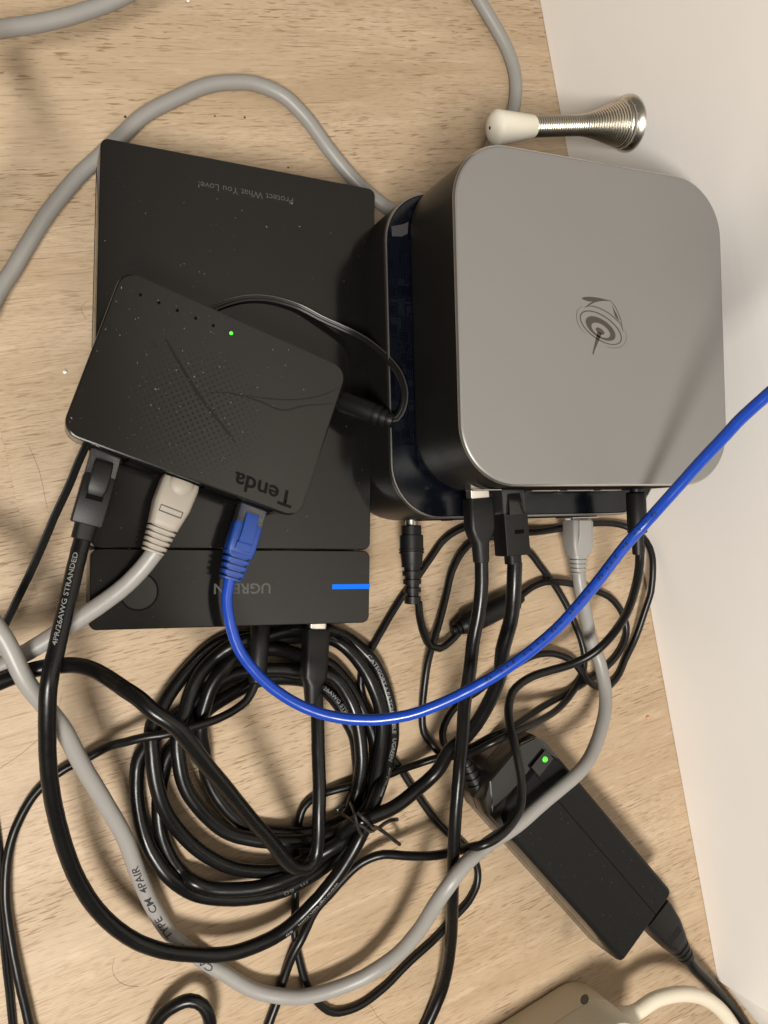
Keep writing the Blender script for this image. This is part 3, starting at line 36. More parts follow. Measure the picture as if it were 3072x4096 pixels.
  'thin_adapter': (1.3, '155.5,29,62.5 158.4,29.2,63.7 159.8,30.8,64.9 161,33.1,65.7 162,36,66.3 162.6,39.4,66.5 162.7,42.3,66.3 162.5,45.3,65.7 162.1,48.4,64.6 161.6,50.9,63.1 161,53.3,61.3 160.2,55.8,59.2 159.3,58.3,57 158.6,60.4,54.8 157.7,62.6,52.5 156.7,64.7,50.3 155.4,66.8,48.2 153.7,68.7,46.5 152.4,70.2,45.1 150.8,71.6,44 149,72.9,43.1 147.1,74.1,42.4 145.1,75.4,41.7 143.1,76.6,41.1 141.2,77.7,40.5 139.4,78.9,40 137.3,80.2,39.5 135.4,81.5,39.1 133.5,82.8,38.8 131.6,84,38.5 129.6,85.2,38.2 127.6,86.2,38 125.2,87.2,37.9 122.7,88.1,37.7 120.2,88.9,37.6 117.6,89.6,37.6 115.2,90.1,37.5 112.5,90.5,37.5 109.8,90.7,37.4 107.2,90.7,37.4 104.6,90.6,37.4 101.7,90.2,37.4 98.8,89.6,37.4 96,88.9,37.4 93.1,88,37.4 90.3,87,37.4 87.4,85.9,37.4 85.3,85,37.4 83.1,84.2,37.4 81,83.2,37.4 78.8,82,37.4 76.6,80.5,37.4 75,79.2,37.4 73.4,77.8,37.4 71.9,76.1,37.4 70.3,74.4,37.4 68.7,72.6,37.4 67,70.7,37.4 65.4,68.8,37.4 63.8,67,37.4 62.2,65.2,37.4 60.5,63.5,37.4 58.8,61.8,37.4 57,60.1,37.4 55.2,58.3,37.4 53.4,56.7,37.4 51.6,55,37.4 49.8,53.3,37.4 48,51.7,37.4 46.3,50.1,37.4 44.7,48.6,37.4 43.1,47.1,37.4 41.4,45.4,37.4 39.7,43.8,37.4 38.1,42.3,37.4 36.5,40.7,37.4 35,39.3,37.4 33.7,37.8,37.4 32.5,36.5,37.4 30.8,34.4,37.4 29.4,32.5,37.4 28,30.2,37.3 27,28.5,37 25.9,26.6,36.7 24.8,24.6,36.2 23.7,22.5,35.7 22.6,20.3,35.2 21.5,18.3,34.6 20.4,16.3,34 19.3,14.4,33.4 18.2,12.6,32.7 17.2,10.9,32.1 16.1,9.1,31.4 15,7.2,30.7 13.8,5.2,30 12.8,3.4,29.4 11.8,1.5,28.7 10.8,-0.4,28 9.7,-2.4,27.3 8.6,-4.4,26.6 7.4,-6.5,25.9 6.3,-8.6,25.2 5.1,-10.7,24.6 3.9,-12.8,24.1 2.8,-14.6,23.6 1.7,-16.5,23.2 0.6,-18.4,22.8 -0.6,-20.3,22.4 -1.8,-22.3,22.1 -3,-24.2,21.7 -4.2,-26.1,21.4 -5.4,-28,21.1 -6.5,-29.9,20.8 -7.6,-31.7,20.5 -8.7,-33.4,20.3 -9.7,-35,20 -10.9,-36.9,19.7 -12.1,-38.7,19.4 -13.2,-40.4,19.2 -14.3,-42,18.9 -15.3,-43.6,18.6 -16.4,-45.3,18.3 -17.5,-47.1,17.9 -18.6,-49,17.5 -19.8,-51,17.1 -20.9,-53,16.6 -22.1,-55.1,16.1 -23.3,-57.1,15.6 -24.4,-59.2,15 -25.6,-61.3,14.5 -26.8,-63.3,14'),
  'thin_edge': (1.3, '-27.4,-105.3,3 -27.2,-107.6,2.9 -27.1,-109.9,2.7 -26.9,-112.2,2.6 -26.7,-114.6,2.5 -26.6,-116.9,2.3 -26.4,-119.2,2.2 -26.3,-121.5,2.1 -26.2,-123.9,2 -26.2,-126.2,1.9 -26.2,-128.4,1.8 -26.2,-130.7,1.7 -26.3,-133,1.6 -26.3,-135.2,1.6 -26.5,-137.5,1.5 -26.6,-139.7,1.4 -26.7,-142,1.4 -26.9,-144.2,1.3 -27,-146.5,1.3 -27.2,-148.7,1.3 -27.4,-150.9,1.3 -27.6,-153.1,1.3 -27.8,-155.3,1.3 -28.1,-157.5,1.3 -28.3,-159.7,1.3 -28.5,-161.9,1.4 -28.7,-164.1,1.4 -28.9,-166.2,1.4 -29,-168.5,1.4 -29.2,-170.8,1.4 -29.3,-173.1,1.5 -29.4,-175.4,1.5 -29.5,-177.6,1.5 -29.6,-179.9,1.5 -29.7,-182.1,1.5 -29.8,-184.2,1.5 -29.9,-186.7,1.5 -29.9,-189,1.5 -30,-191.3,1.5 -30,-193.6,1.5 -30.1,-196,1.5 -30.2,-198.4,1.6 -30.3,-200.6,1.6 -30.4,-202.9,1.6 -30.5,-205.2,1.6 -30.6,-207.5,1.6 -30.7,-209.9,1.6 -30.8,-212.2,1.6 -30.8,-214.5,1.6 -30.9,-216.8,1.6 -30.9,-219.1,1.6 -31,-221.5,1.6 -31,-223.8,1.6 -31.1,-226.1,1.6 -31.1,-228.5,1.6 -31.1,-230.8,1.6'),
  'dc_mini': (1.95, '176.6,-59.7,22 176.9,-62.5,21.1 177.1,-65.3,20.2 177.6,-68.1,19.1 178.4,-71.1,17.7 179.4,-74.3,16.1 180.9,-77.4,14 183,-81.7,11.7 185.8,-85.4,9.4 192.1,-88.1,7.5 195.8,-87.5,6.4 199.2,-85.9,6.2 202,-84.2,6.3 204.5,-82.2,6.7 206.3,-79.9,7 208.8,-77.7,7.2 210.7,-76.8,7.3 213.3,-76,7.5 216.5,-75.2,7.6 220.1,-74.4,7.7 223.9,-73.6,7.9 227.8,-72.9,8 231.6,-72.2,8 235.3,-71.6,8 238.6,-71,8 241.4,-70.4,7.7 243.6,-70,7.2 247.3,-68.6,6.5 250.5,-67.4,5.8 253.9,-66.2,5.3 258.3,-65.3,5.1 262.9,-64.8,5.1 267.2,-65.2,5.2 271.7,-66,5.2 275.2,-66.9,4.9 279,-68,4.4 282.9,-69.3,4 286.5,-70.7,3.7 290.3,-72.2,3.5 294.1,-73.9,3.3 297.5,-75.5,3.2 302.5,-78,3.1 306.9,-80.7,3 310.5,-84.2,2.9 313.3,-88.1,2.8 314.9,-91,2.7 316.1,-94.1,2.7 316.9,-97,2.6 317.2,-100.8,2.5 316.6,-104.4,2.5 315.4,-107.2,2.4 313.7,-109.8,2.4 311.7,-112.3,2.4 309.3,-114.7,2.4 306.6,-116.8,2.3 303.7,-118.7,2.3 300.9,-120.2,2.3 297.9,-121.6,2.3 294.7,-122.8,2.4 291.5,-123.9,2.5 288.1,-124.8,2.7 284.5,-125.7,3 280.8,-126.5,3.5 277.5,-127.5,3.4 274.5,-128.6,2.8 270.8,-129.4,3.2 266.6,-129.9,4.4 261.9,-130.3,5.8 257.1,-130.5,7.3 252.3,-130.8,9 247.6,-131,10.9 242.7,-131.5,12.8 237.9,-131.9,15 233,-132.3,17.3 228.1,-132.6,19.8 223.2,-132.9,22.3 218.4,-133.1,24.6 214.4,-132.9,26.4 210.7,-132.9,27.7 207.2,-133,28.4 204.1,-133.4,28.3 201.8,-134.3,27.4 199.9,-135.5,25.9 198.1,-136.9,23.8 196.5,-138.4,21.5 194.9,-139.6,18.9 193.3,-140.8,16.2 191.6,-142.2,13.1 190,-143.4,9.8 188.4,-144,7.1 186.9,-143.9,5.2 184.6,-141.5,3.8 182.8,-138.2,2.9 181.4,-135.9,2.5 179.9,-133.3,2.5 178.9,-130.7,2.6 178.6,-127,2.7 178.9,-123.2,2.9 179.2,-120.5,3.2 179.5,-117.7,3.6 179.9,-114.8,4 180.3,-112.1,4.5 180.8,-109.3,5 181.3,-106.4,5.5 181.9,-103.6,5.9 182.5,-100.9,6.3 183.2,-98.2,6.5 184,-95.6,6.7 184.9,-93.1,6.8 186.1,-90.2,6.9 187.5,-87.5,6.8 188.9,-84.9,6.6 190.3,-82.6,6.3 191.7,-80.4,5.8 193.3,-78,5.3 194.6,-75.8,4.9 196,-73.3,4.5 197.4,-70.6,4.2 198.8,-67.8,4 200.1,-65.1,3.8 201.4,-62.4,3.6 202.6,-59.7,3.6 203.7,-56.9,3.6 204.8,-54.1,3.6 205.9,-51.5,3.7 207.2,-49.2,3.7 209.1,-46.4,3.8 211.1,-43.9,3.8 213.4,-41.6,3.6 215.7,-39.7,3.4 218.3,-37.9,3.2 221.1,-36.5,3 225,-35.5,2.9 229.3,-35,2.8 233.7,-35,2.8 236.9,-35.5,2.8 240.2,-36.3,2.8 243.4,-37.5,2.8 246.5,-38.9,2.8 249.7,-41,2.8 252.9,-43.4,2.8 255.8,-46,2.8 258.2,-48.5,2.8 260.5,-51.6,2.7 262.3,-54.6,2.6 264.8,-58.3,2.5 267.4,-62,2.2 269.3,-64.6,2 271.1,-67.3,1.9 272.7,-70.1,1.9 274.2,-72.9,1.9 275.6,-75.9,1.9 277,-78.9,2 278.3,-82,2 279.4,-84.9,2 280.5,-87.8,2 281.4,-90.8,2 282.3,-93.7,2 283.5,-97.4,2 284.5,-101.1,2 285.2,-104.7,2 285.6,-107.8,2 285.8,-110.8,2 285.5,-113.7,1.9 284.5,-117.5,1.9 282.8,-121.2,1.9 280.8,-123.9,1.9 277.9,-126.3,2.8 273.9,-128.3,4.7 270,-129.8,6.6 266.1,-131.3,8.4 261.9,-132.5,10.3 257.5,-133.5,12.4 253.3,-133.9,14.6 248.9,-134.1,16.9 244.4,-134,19.3 239.8,-133.9,21.7 235.1,-133.7,24.2 230.2,-133.3,26.6 225.4,-133,28.9 220.9,-132.7,30.8 216.8,-132.7,32.2 213.1,-132.9,33.1 209.8,-133.2,33.6 206.7,-133.7,33.7 203.9,-134.3,33.4 201.4,-135.1,32.5 199.3,-136.2,31 197.4,-137.5,29.1 195.7,-138.8,26.8 194,-140.1,24.3 192.3,-141.2,21.8 190.2,-141.8,19.4 188,-142.2,17 185.7,-142.3,14.7 183.4,-142.5,12.6 181.2,-142.9,10.6 178.1,-143.5,8.9 175.1,-144.2,7.4 172,-144.8,6.4 169.1,-145.1,5.9 166.2,-145.3,5.6 163.3,-145.5,5.5 160.4,-145.8,5.4 157.6,-146.3,5.3 154.3,-146.6,5.2 151.8,-146.8,5.1 148.9,-146.8,5.1 145.8,-146.8,5.4 142.4,-146.5,6.2 139,-146.2,6.9 136.2,-146.3,6.8 133.7,-146.5,6.2 130.7,-146.7,5.6 127.8,-146.8,4.9 125.2,-147.1,4.2 122.6,-147.3,3.6 118.8,-147.7,3.2 115.4,-148.4,3 112.2,-149.7,2.8 109.5,-151.8,2.6 108.2,-153.7,2.4 107.2,-155.9,2.2 106.3,-158.4,2 105.5,-160.9,1.9 104.7,-163.6,1.9 104.1,-166.5,1.9 103.5,-169.5,2 102.9,-172.5,2 102.4,-175,2 101.9,-177.7,2 101.5,-180.4,2 101,-183.1,1.9 100.6,-185.7,1.9 100.2,-188.7,1.9 99.8,-191.6,2 99.4,-194.5,2 99,-197.5,2 98.5,-200,2 98,-202.6,2 97.4,-205.1,2 97,-207.8,2 96.7,-210.4,2 96.6,-213.4,1.9 96.6,-216.4,1.9 96.7,-219.5,1.9 96.9,-222.6,2 97.2,-225.5,2 97.5,-228.5,2 97.8,-231.4,2 98.3,-234.2,2 98.9,-237.1,2 99.9,-240.2,2 101,-243.3,2 102.3,-246.4,2 103.8,-249.2,2 105.8,-252,2 108,-254.5,2 110.6,-256.4,2 113.3,-257.5,2 116.4,-258.1,2 119.6,-258.4,2 122.8,-258.4,2 125.3,-258.1,2 127.9,-257.6,2 130.5,-256.9,2 133.1,-256.1,2 135.7,-255.1,2 138.3,-254.2,2 140.7,-253.2,2 143.1,-252,2 145.5,-250.7,2 147.9,-249.4,2 150.3,-248.1,2 152.7,-246.9,2 155.1,-245.7,2 157.6,-244.6,2 160.2,-243.5,2 162.7,-242.5,2 165.2,-241.4,2 167.7,-240.4,2 170.1,-239.2,2 172.6,-237.9,2 175.1,-236.4,2 177.5,-234.9,2 179.9,-233.5,2 182.2,-232,2 185.1,-230.5,2 187.9,-229,2 190.6,-227.5,2 193,-225.7,2 195,-223.7,2 196.9,-221.6,2 198.4,-219.4,2 199.4,-217,2 200.1,-214.1,2 200.2,-210.9,2 199.7,-207.7,2 198.7,-204.6,2 197.2,-201.4,2 195.4,-198.2,2 193.5,-195.2,2 191.5,-192.7,2 189.2,-190.4,2 186.9,-188.1,2 184.7,-185.6,2 182.6,-182.7,2 180.5,-179.7,2 178.6,-176.6,2 176.8,-173.6,2 174.9,-170.1,2 173.1,-166.6,2 171.5,-163.3,2 170,-160.4,2 168.6,-157.6,2 167.3,-154.8,2 166,-152,2 164.7,-149.2,1.9 163.4,-146.4,1.9 162,-143.9,1.9 160.6,-141.5,2 159.2,-138.8,2 158,-136.2,2 156.8,-133.2,2 155.5,-130.2,2 154.4,-127.1,1.9 153.4,-124.3,1.9 152.5,-121.2,1.9 151.8,-118.2,1.9 151.1,-115.3,1.9 150.4,-112.7,1.9 149.3,-109.9,1.9 148.3,-107.2,1.9 147.9,-104.4,1.9 147.7,-101.4,2 147.8,-98.5,2 148.3,-95.4,2 149.1,-92.3,2 150.3,-89.4,1.9 151.9,-86.9,1.9 153.9,-84.5,1.9 156,-81.9,1.9 157.6,-80,2 159.3,-78,2 161.1,-75.8,2 163,-73.7,2 164.9,-71.5,2 166.7,-69.4,2 168.8,-67,2 171,-64.6,2 173.2,-62.2,2 175.3,-60,2 177.4,-57.9,2 179.8,-55.8,2 182,-54,2 184.4,-52,2 186.5,-50.2,2 188.6,-48.2,2 190.8,-46.1,2 193,-43.9,2 195.2,-41.9,2 197.3,-39.8,2 199.4,-37.7,2 201.5,-35.6,2 203.7,-33.7,2 206.1,-32.1,2 209.1,-30.5,2 212.2,-29.3,2 215.5,-28.3,2 218.9,-27.6,2 222,-27.2,2.1 225.2,-26.9,2.2 228.5,-26.8,2.4 231.6,-27,2.8 234.5,-27.5,3.3 237.6,-28.7,4.1 240.6,-30.5,5 243.4,-32.3,5.9 246.4,-33.8,6.6 249.9,-34.7,7 253.6,-35.4,6.9 257.7,-35.9,6.4 261.9,-36.2,5.5 266.2,-36.5,4.5 270.2,-36.6,3.7 274.3,-36.7,3.2 278.5,-36.7,3 281.7,-36.7,3 285.5,-36.7,3.1 289.6,-36.7,3.1 293.8,-36.7,3.1 297.8,-36.8,3 301.3,-36.9,2.8 306.7,-37.4,2.6 311.4,-38,2.5 315.9,-38.9,2.8 320,-40,3.5 323.6,-41.6,4.7 326.7,-43.7,6.3 328.8,-46.2,8.1 330.7,-49.1,9.9 331.9,-52.1,11.5 332.7,-55.8,12.8 332.8,-59.6,13.6 332.6,-62.7,14 332.2,-66.1,14 331.8,-69.5,13.8 331.4,-73.3,13.4 330.9,-77.2,12.7 330.3,-81.1,12 329.6,-84.1,11.1 328.8,-87,10.1 327.9,-90,9.1 326.9,-93.1,8.1 326,-96.1,7.2 324.9,-99.2,6.4 323.8,-102.2,5.6 322.5,-105.3,4.8 321.1,-108.2,4.1 319.2,-111.4,3.5 317.1,-114.4,3 315,-117.3,2.6 313,-120,2.3 310.5,-123.7,2.3 307.8,-126.9,2.4 304.1,-129.6,2.8 299.8,-131.4,3.5 295.5,-131.6,4.3 291.3,-130.9,5.2 285.9,-127.7,6 282.9,-124.8,6.6 280.2,-121.5,7 277.9,-117.6,7.1 275.6,-113.9,7 273.6,-111.5,6.6 271.1,-109.4,6.2 268.5,-107.8,5.8 265.5,-106.3,5.5 262.4,-105.1,5.3 258.3,-104.2,5.2 254.2,-103.7,5.3 250.5,-103.6,5.6 246.6,-103.9,6.1 243.2,-104.4,6.6 239.4,-105.2,7.1 235.6,-106.1,7.5 231.9,-107.1,7.8 228.6,-108.1,8 225.3,-109.2,8.1 222,-110.3,8.1 219,-111.4,8 216.4,-112.4,8 213.2,-113.8,7.9 210,-115.1,7.9 207.4,-115.9,7.9 204.4,-116.8,7.9 201.5,-117.7,7.8 198.8,-118.9,7.8 195.9,-120.7,7.8 193.3,-122.8,7.7 191.1,-125,7.7 188.8,-128.2,7.7 187.3,-131.5,7.8 186.8,-134.1,8.2 186.8,-136.6,9 187.4,-138.9,10 188.5,-141.1,11.2 190.1,-143.2,12.1 191.8,-145.1,13.1 193.4,-146.9,14.5 195,-148.6,16'),
  'dc_upper': (2.25, '270.7,-44.1,79.5 270.6,-47,78.7 270.6,-49.8,77.9 271.1,-52.4,76.8 271.7,-55,75.3 272.2,-58.5,73.4 272.7,-62.2,71.2 273.5,-65.1,68.8 274.3,-68,66.3 275.2,-71,63.6 276,-74.3,60.6 276.7,-77.7,57.4 277.2,-80.9,54.3 277.6,-83.7,51.4 277.7,-86.2,48.6 277.5,-88.8,45.9 276.7,-91.7,43.3 275.5,-94.5,40.7 274.1,-97.1,38.4 272.6,-99.2,36.4 270.9,-101.1,34.7 268.8,-102.7,33.2 266.8,-104,31.8 264.6,-105.1,30.5 262.1,-106,29.3 259.5,-106.8,28.2 256.8,-107.4,27.3 253.9,-107.8,26.5 250.9,-108.1,25.8 248,-108.3,25.2 244.3,-108.6,24.8 240.6,-108.8,24.5 237,-109.2,24.3 234,-109.7,24.3 231.1,-110.4,24.3 228.4,-111.3,24.3 225,-112.8,24.5 222.1,-114.7,24.9 219.7,-117.6,25.6 217.7,-120.7,26.8 216.3,-122.8,28.2 215.1,-124.9,30 213.9,-127.1,31.9 212.8,-128.9,34 211.9,-130.8,36.1 211.2,-132.8,38 210.7,-134.8,39.6 210.3,-137.4,40.8 210.2,-140,41.8 210,-142.6,42.6 209.8,-145.3,43.3 209.6,-148.1,44 209.2,-150.8,44.6 208.7,-153.2,45.2 208.2,-155.6,45.9 207.4,-157.9,46.5 206.6,-160.1,47.2 205.5,-162.3,47.9 204.1,-164.2,48.6 202.1,-166.2,49.3 199.6,-167.9,50 197,-169.4,50.7 194.1,-170.7,51.4 191.1,-171.7,52.1 188,-172.5,52.6 185.2,-173,53 182.6,-173.5,52.9 180.2,-174,52.1 178.2,-174.7,50.7 176.7,-175.6,48.1 175.6,-177,44.7 174.5,-178.5,41.4 173.2,-179.8,38.2 171.8,-181.1,35.1 170,-182.3,32.2 167.9,-183.3,29.5 165.6,-184,27 163.5,-184.5,24.6 161.2,-184.7,22.3 158.7,-184.7,20.2 156.2,-184.6,18.1 154,-184.5,16.2 151.7,-184.2,14.5 149.3,-183.8,12.8 147,-183.5,11.3 145,-183.5,9.8 141.6,-183.7,8.5 138.5,-184.4,7.3 136.3,-185.2,6.3 134,-186.1,5.6 131.7,-187.2,5.1 129.1,-188.7,4.6 126.5,-190.4,4.2 123.9,-192.2,3.9 121.3,-194,3.6 118.8,-196,3.3 116.2,-197.8,3.2 113.5,-199.3,3.3 110.8,-200.7,3.6 108.2,-202.4,4 106.2,-204,4.6 104.3,-205.8,5.2 102.5,-207.9,5.9 100.7,-209.9,6.3 99.1,-212,6.5 97.3,-214.2,6.4 95.6,-216.4,6 94.1,-218.7,5.4 92.6,-221.2,4.8 91.4,-223.7,4.1 90.2,-226.3,3.5 89,-228.9,3 87.9,-231.4,2.6 86.7,-234,2.3 85.5,-236.5,2.2 84.3,-238.9,2.2 83.1,-241.3,2.4 81.7,-243.6,2.5 80.3,-245.8,2.5 78.9,-248.1,2.6 77.5,-250.5,2.7 76.3,-252.8,2.8 75.1,-255.1,2.8 73.8,-257.6,2.9 72.6,-260,2.9 71.4,-262.4,3'),
  'usb_a': (3.05, '182.7,-37.1,80 182.5,-39.5,79.8 182.3,-41.9,79.6 182.1,-44.3,79.4 181.9,-46.7,79.2 181.6,-49.1,78.9 181.3,-51.4,78.6 180.9,-53.7,78.3 180.5,-56,77.9 180.1,-58.3,77.4 179.6,-60.7,77 179.1,-62.9,76.5 178.6,-65.2,75.9 178,-67.5,75.3 177.5,-69.8,74.7 177,-72.3,74 176.7,-74.6,73.2 176.5,-77.1,72.4 176.3,-79.7,71.6 176.1,-82.3,70.7 175.9,-84.9,69.8 175.7,-87.4,68.9 175.5,-89.9,67.9 175.2,-92.5,67 174.9,-95,66 174.7,-97.5,65 174.4,-100,64 174.2,-102.6,63 174.1,-105.2,62 174.1,-107.8,61 174.1,-110.5,60 174.1,-113.2,59 174.2,-115.9,57.9 174.2,-118.7,56.7 174.2,-121.5,55.5 174.2,-124.3,54.3 174.2,-127,53.2 174,-129.7,52.2 173.8,-132.3,51.5 173.5,-134.7,50.9 173.2,-137.2,50.4 172.8,-139.8,50.1 172.4,-142.2,49.7 171.9,-144.6,49.5 171.4,-147.2,49.2 170.9,-149.8,49 170.4,-152.5,48.7 169.9,-155.3,48.3 169.5,-158,48 169.2,-160.5,47.5 168.9,-163.1,47.1 168.7,-165.8,46.5 168.4,-168.5,46 168.2,-171.2,45.4 168,-173.9,44.8 167.8,-176.5,44.2 167.7,-179,43.6 167.6,-181.4,42.8 167.5,-184.8,42 167.5,-187.9,41.1 167.5,-191.1,40 167.7,-194.4,38.8 167.9,-197.8,37.3 168.2,-201.3,35.7 168.6,-205,33.9 168.9,-209,32 169.3,-212.6,30.1 169.8,-216.4,28.2 170.2,-220.4,26.1 170.6,-224.4,24.1 170.9,-228.5,22.1 171,-232.5,20.2 171.2,-236,18.4 171.2,-239.5,16.7 171.2,-243.1,15.1 171.1,-246.6,13.5 170.8,-250.1,12 170.5,-253.4,10.6 170,-256.6,9.3 169.4,-259.6,8.2 168.6,-262.6,7.2 167.5,-265.4,6.4 166.3,-268,5.7 164.9,-270.5,5.2 163.6,-272.8,4.8 162.2,-275,4.4 160.9,-277.1,4 159.4,-279.3,3.8 157.9,-281.3,3.5 156.4,-283.2,3.3 154.8,-285,3.2 153.2,-287,3.1 151.7,-288.8,3.1 150.2,-290.7,3.1 148.6,-292.5,3.1 147,-294.5,3.1 145.4,-296.4,3.1 143.8,-298.3,3.1 142.2,-300.1,3.1'),
  'grey_back': (3.6, '87.6,237,26 85.3,235.4,26.2 83,233.8,26.3 80.7,232.2,26.5 78.5,230.7,26.6 76.3,229.2,26.8 74.2,227.8,26.9 72.2,226.6,27 69.7,225.1,27 67.5,223.9,27 65.2,222.8,27 62.8,221.5,27 60.8,220.6,27.1 58.7,219.5,27.2 56.5,218.5,27.4 54.2,217.5,27.5 52,216.4,27.7 49.8,215.5,27.8 47.6,214.5,28 45.2,213.6,28.1 42.8,212.7,28.2 40.3,211.8,28.4 38,211,28.5 35.6,210.1,28.8 33.2,209.2,29.1 30.8,208.4,29.5 28.4,207.5,29.9 26.1,206.7,30.5 23.7,205.8,31.2 21.4,204.7,32.1 19.3,203.6,33.3 17.1,202.3,34.6 14.9,201,36.2 12.9,199.6,38 11,197.8,40.1 9.3,195.6,42.5 7.5,192.8,45.1 5.9,189.5,48 4.6,186.1,50.8 3.8,182.7,53.4 3.6,179.8,55.7 3.7,176.9,57.8 4.1,174.1,59.6 4.7,171.2,61.3 5.2,168.4,62.9 5.7,165.6,64.5 6.1,163,65.9 6.3,160.4,67.3 6.4,157.9,68.7 6.6,155.4,69.9 6.7,153,71.1 6.7,150.7,72.1 6.8,148.4,73.1 6.8,146.2,73.9 6.8,143.9,74.6 6.7,141.7,75.2 6.6,139.5,75.7 6.5,137.4,75.9 6.3,135.4,76 6.1,133.4,75.8 5.8,131.7,75.3 5.5,130,74.6 5.2,128.3,73.8 4.8,126.7,72.7 4.4,125,71.6 3.9,123.4,70.4 3.3,121.9,69.2 2.6,120.4,68 1.8,119,66.8 0.8,117.7,65.6 -0.2,116.4,64.4 -1.3,115.2,63.1 -2.4,113.9,61.8 -3.5,112.7,60.6 -4.7,111.5,59.3 -5.9,110.2,58 -7.1,108.9,56.8 -8.4,107.5,55.6 -9.7,106.2,54.4 -11,104.9,53.2 -12.3,103.6,52 -13.6,102.2,50.7 -14.7,100.9,49.3 -15.7,99.5,47.9 -16.7,98,46.3 -17.6,96.5,44.6 -18.4,94.9,42.8 -19.2,93.3,40.9 -19.7,91.7,39 -20.1,90.2,36.9 -20.2,88.9,34.8 -20.1,87.3,32.5 -19.7,85.7,30 -19.1,84,27.5 -18.3,82.7,24.9 -17.3,81.7,22.4 -16.1,81.3,20 -14.4,81.6,17.5 -12.4,82.6,15.2 -10.2,84.2,13 -7.9,86.1,11.1 -5.7,88,9.5 -4.4,89.7,8.4 -3,91.5,7.5 -1.6,93.5,6.9 -0.3,95.7,6.4 1,97.9,6.1 2.3,100.1,5.8 3.5,102.2,5.5 4.7,104.2,5.2 5.9,106,4.9 7.7,108.6,4.6 9.4,110.9,4.2 11.1,113.1,3.9 12.6,115.3,3.7 14.2,117.6,3.6 15.6,119.8,3.6 17.3,122.3,3.6 18.5,124.1,3.6 19.9,126,3.6 21.4,128.2,3.6 22.9,130.4,3.6 24.5,132.6,3.6 26.1,134.8,3.6 27.6,136.8,3.6 29,138.7,3.6 30.7,140.7,3.6 32.3,142.6,3.6 33.8,144.4,3.6 35.4,146.2,3.6 37.1,148,3.6 38.8,150,3.6 40.7,151.9,3.6 42.5,153.9,3.6 44.4,155.8,3.6 46.2,157.6,3.6 48.2,159.4,3.6 50.1,161,3.6 52.1,162.7,3.6 54.1,164.5,3.6 55.9,166.1,3.6 57.8,167.9,3.6 59.8,169.7,3.6 61.8,171.5,3.6 63.8,173.3,3.6 65.8,175.1,3.6 67.7,176.8,3.6 69.6,178.6,3.6 71.5,180.3,3.6 73.4,182,3.6 75.4,183.7,3.6 77.6,185.3,3.6 79.9,186.8,3.6 82.3,188.3,3.6 84.8,189.7,3.6 87.3,191,3.6 89.9,192.3,3.6 92.6,193.7,3.6 95,194.9,3.6 97.6,196.2,3.6 100.1,197.4,3.6 102.8,198.7,3.6 105.3,199.8,3.6 107.8,200.8,3.6 110.2,201.6,3.6 113.2,202.4,3.6 116.1,203,3.6 118.9,203.4,3.6 121.8,203.7,3.6 124.7,204,3.6 127.6,204.2,3.6 130.5,204.2,3.6 133.4,203.9,3.6 136.1,203.3,3.6 138.9,202.6,3.6 141.7,201.6,3.6 144.4,200.5,3.6 147,199.1,3.6 149,197.7,3.6 150.8,196.2,3.6 152.6,194.4,3.6 154.3,192.6,3.6 156,190.7,3.6 157.7,188.7,3.6 159.2,186.7,3.6 160.7,184.6,3.6 162.1,182.3,3.6 163.6,180.1,3.6 165,177.8,3.6 166.4,175.5,3.6 167.9,173.3,3.6 169.4,171.3,3.6 170.9,169.2,3.6 172.4,167.1,3.6 173.9,165.1,3.6 175.5,163.1,3.6 177.1,161.2,3.6 178.7,159.3,3.6 180.5,157.3,3.6 182.3,155.4,3.6 184.2,153.5,3.6 186.2,151.6,3.6 188.1,149.9,3.6 190.1,148.3,3.6 192.8,146.4,3.6 195.4,144.6,3.6 198.2,143.1,3.6 201.1,141.7,3.6 204.2,140.6,3.6 207.5,139.6,3.6 210.8,139,3.6 214.3,138.9,3.6 217.4,139.3,3.6 220.6,140,3.6 223.9,141.1,3.6 227.1,142.4,3.6 230.4,144,3.6 233.2,145.6,3.6 236.1,147.5,3.6 238.9,149.6,3.6 241.8,151.9,3.6 244.6,154.3,3.6 247.3,156.8,3.6 249.8,159.4,3.6 252.1,161.8,3.6 254.2,164.5,3.6 256.2,167.3,3.6 258.2,170.2,3.6 260.1,173.1,3.6 262,175.9,3.6 264,178.6,3.6 266,181.2,3.6 268.5,183.9,3.6 271.1,186.5,3.6 273.7,189.1,3.6 276.2,191.5,3.6 278.4,193.9,3.6 280.3,196.2,3.6 282.1,199.4,3.6 283.4,202.3,3.6 284.4,205.5,3.6 285.2,208.6,3.6 285.8,211.9,3.6 286.2,215.3,3.6 286.3,218.5,3.6 286.1,221.8,3.6 285.6,225,3.6 284.8,228.1,3.6 283.9,231.2,3.6 283,233.8,3.6 281.9,236.3,3.6 280.7,238.7,3.6 279.4,241.1,3.6 278.1,243.5,3.6 276.7,246,3.6 275.2,248.5,3.6 273.7,250.9,3.6 272.3,253.3,3.6 270.9,255.6,3.6 269.2,258.4,3.6 267.7,261,3.6 266.2,263.9,3.6 265.2,266.5,3.6 264.2,269.4,3.6 263.2,272.4,3.6 262.3,275.5,3.6 261.3,278.4,3.6'),
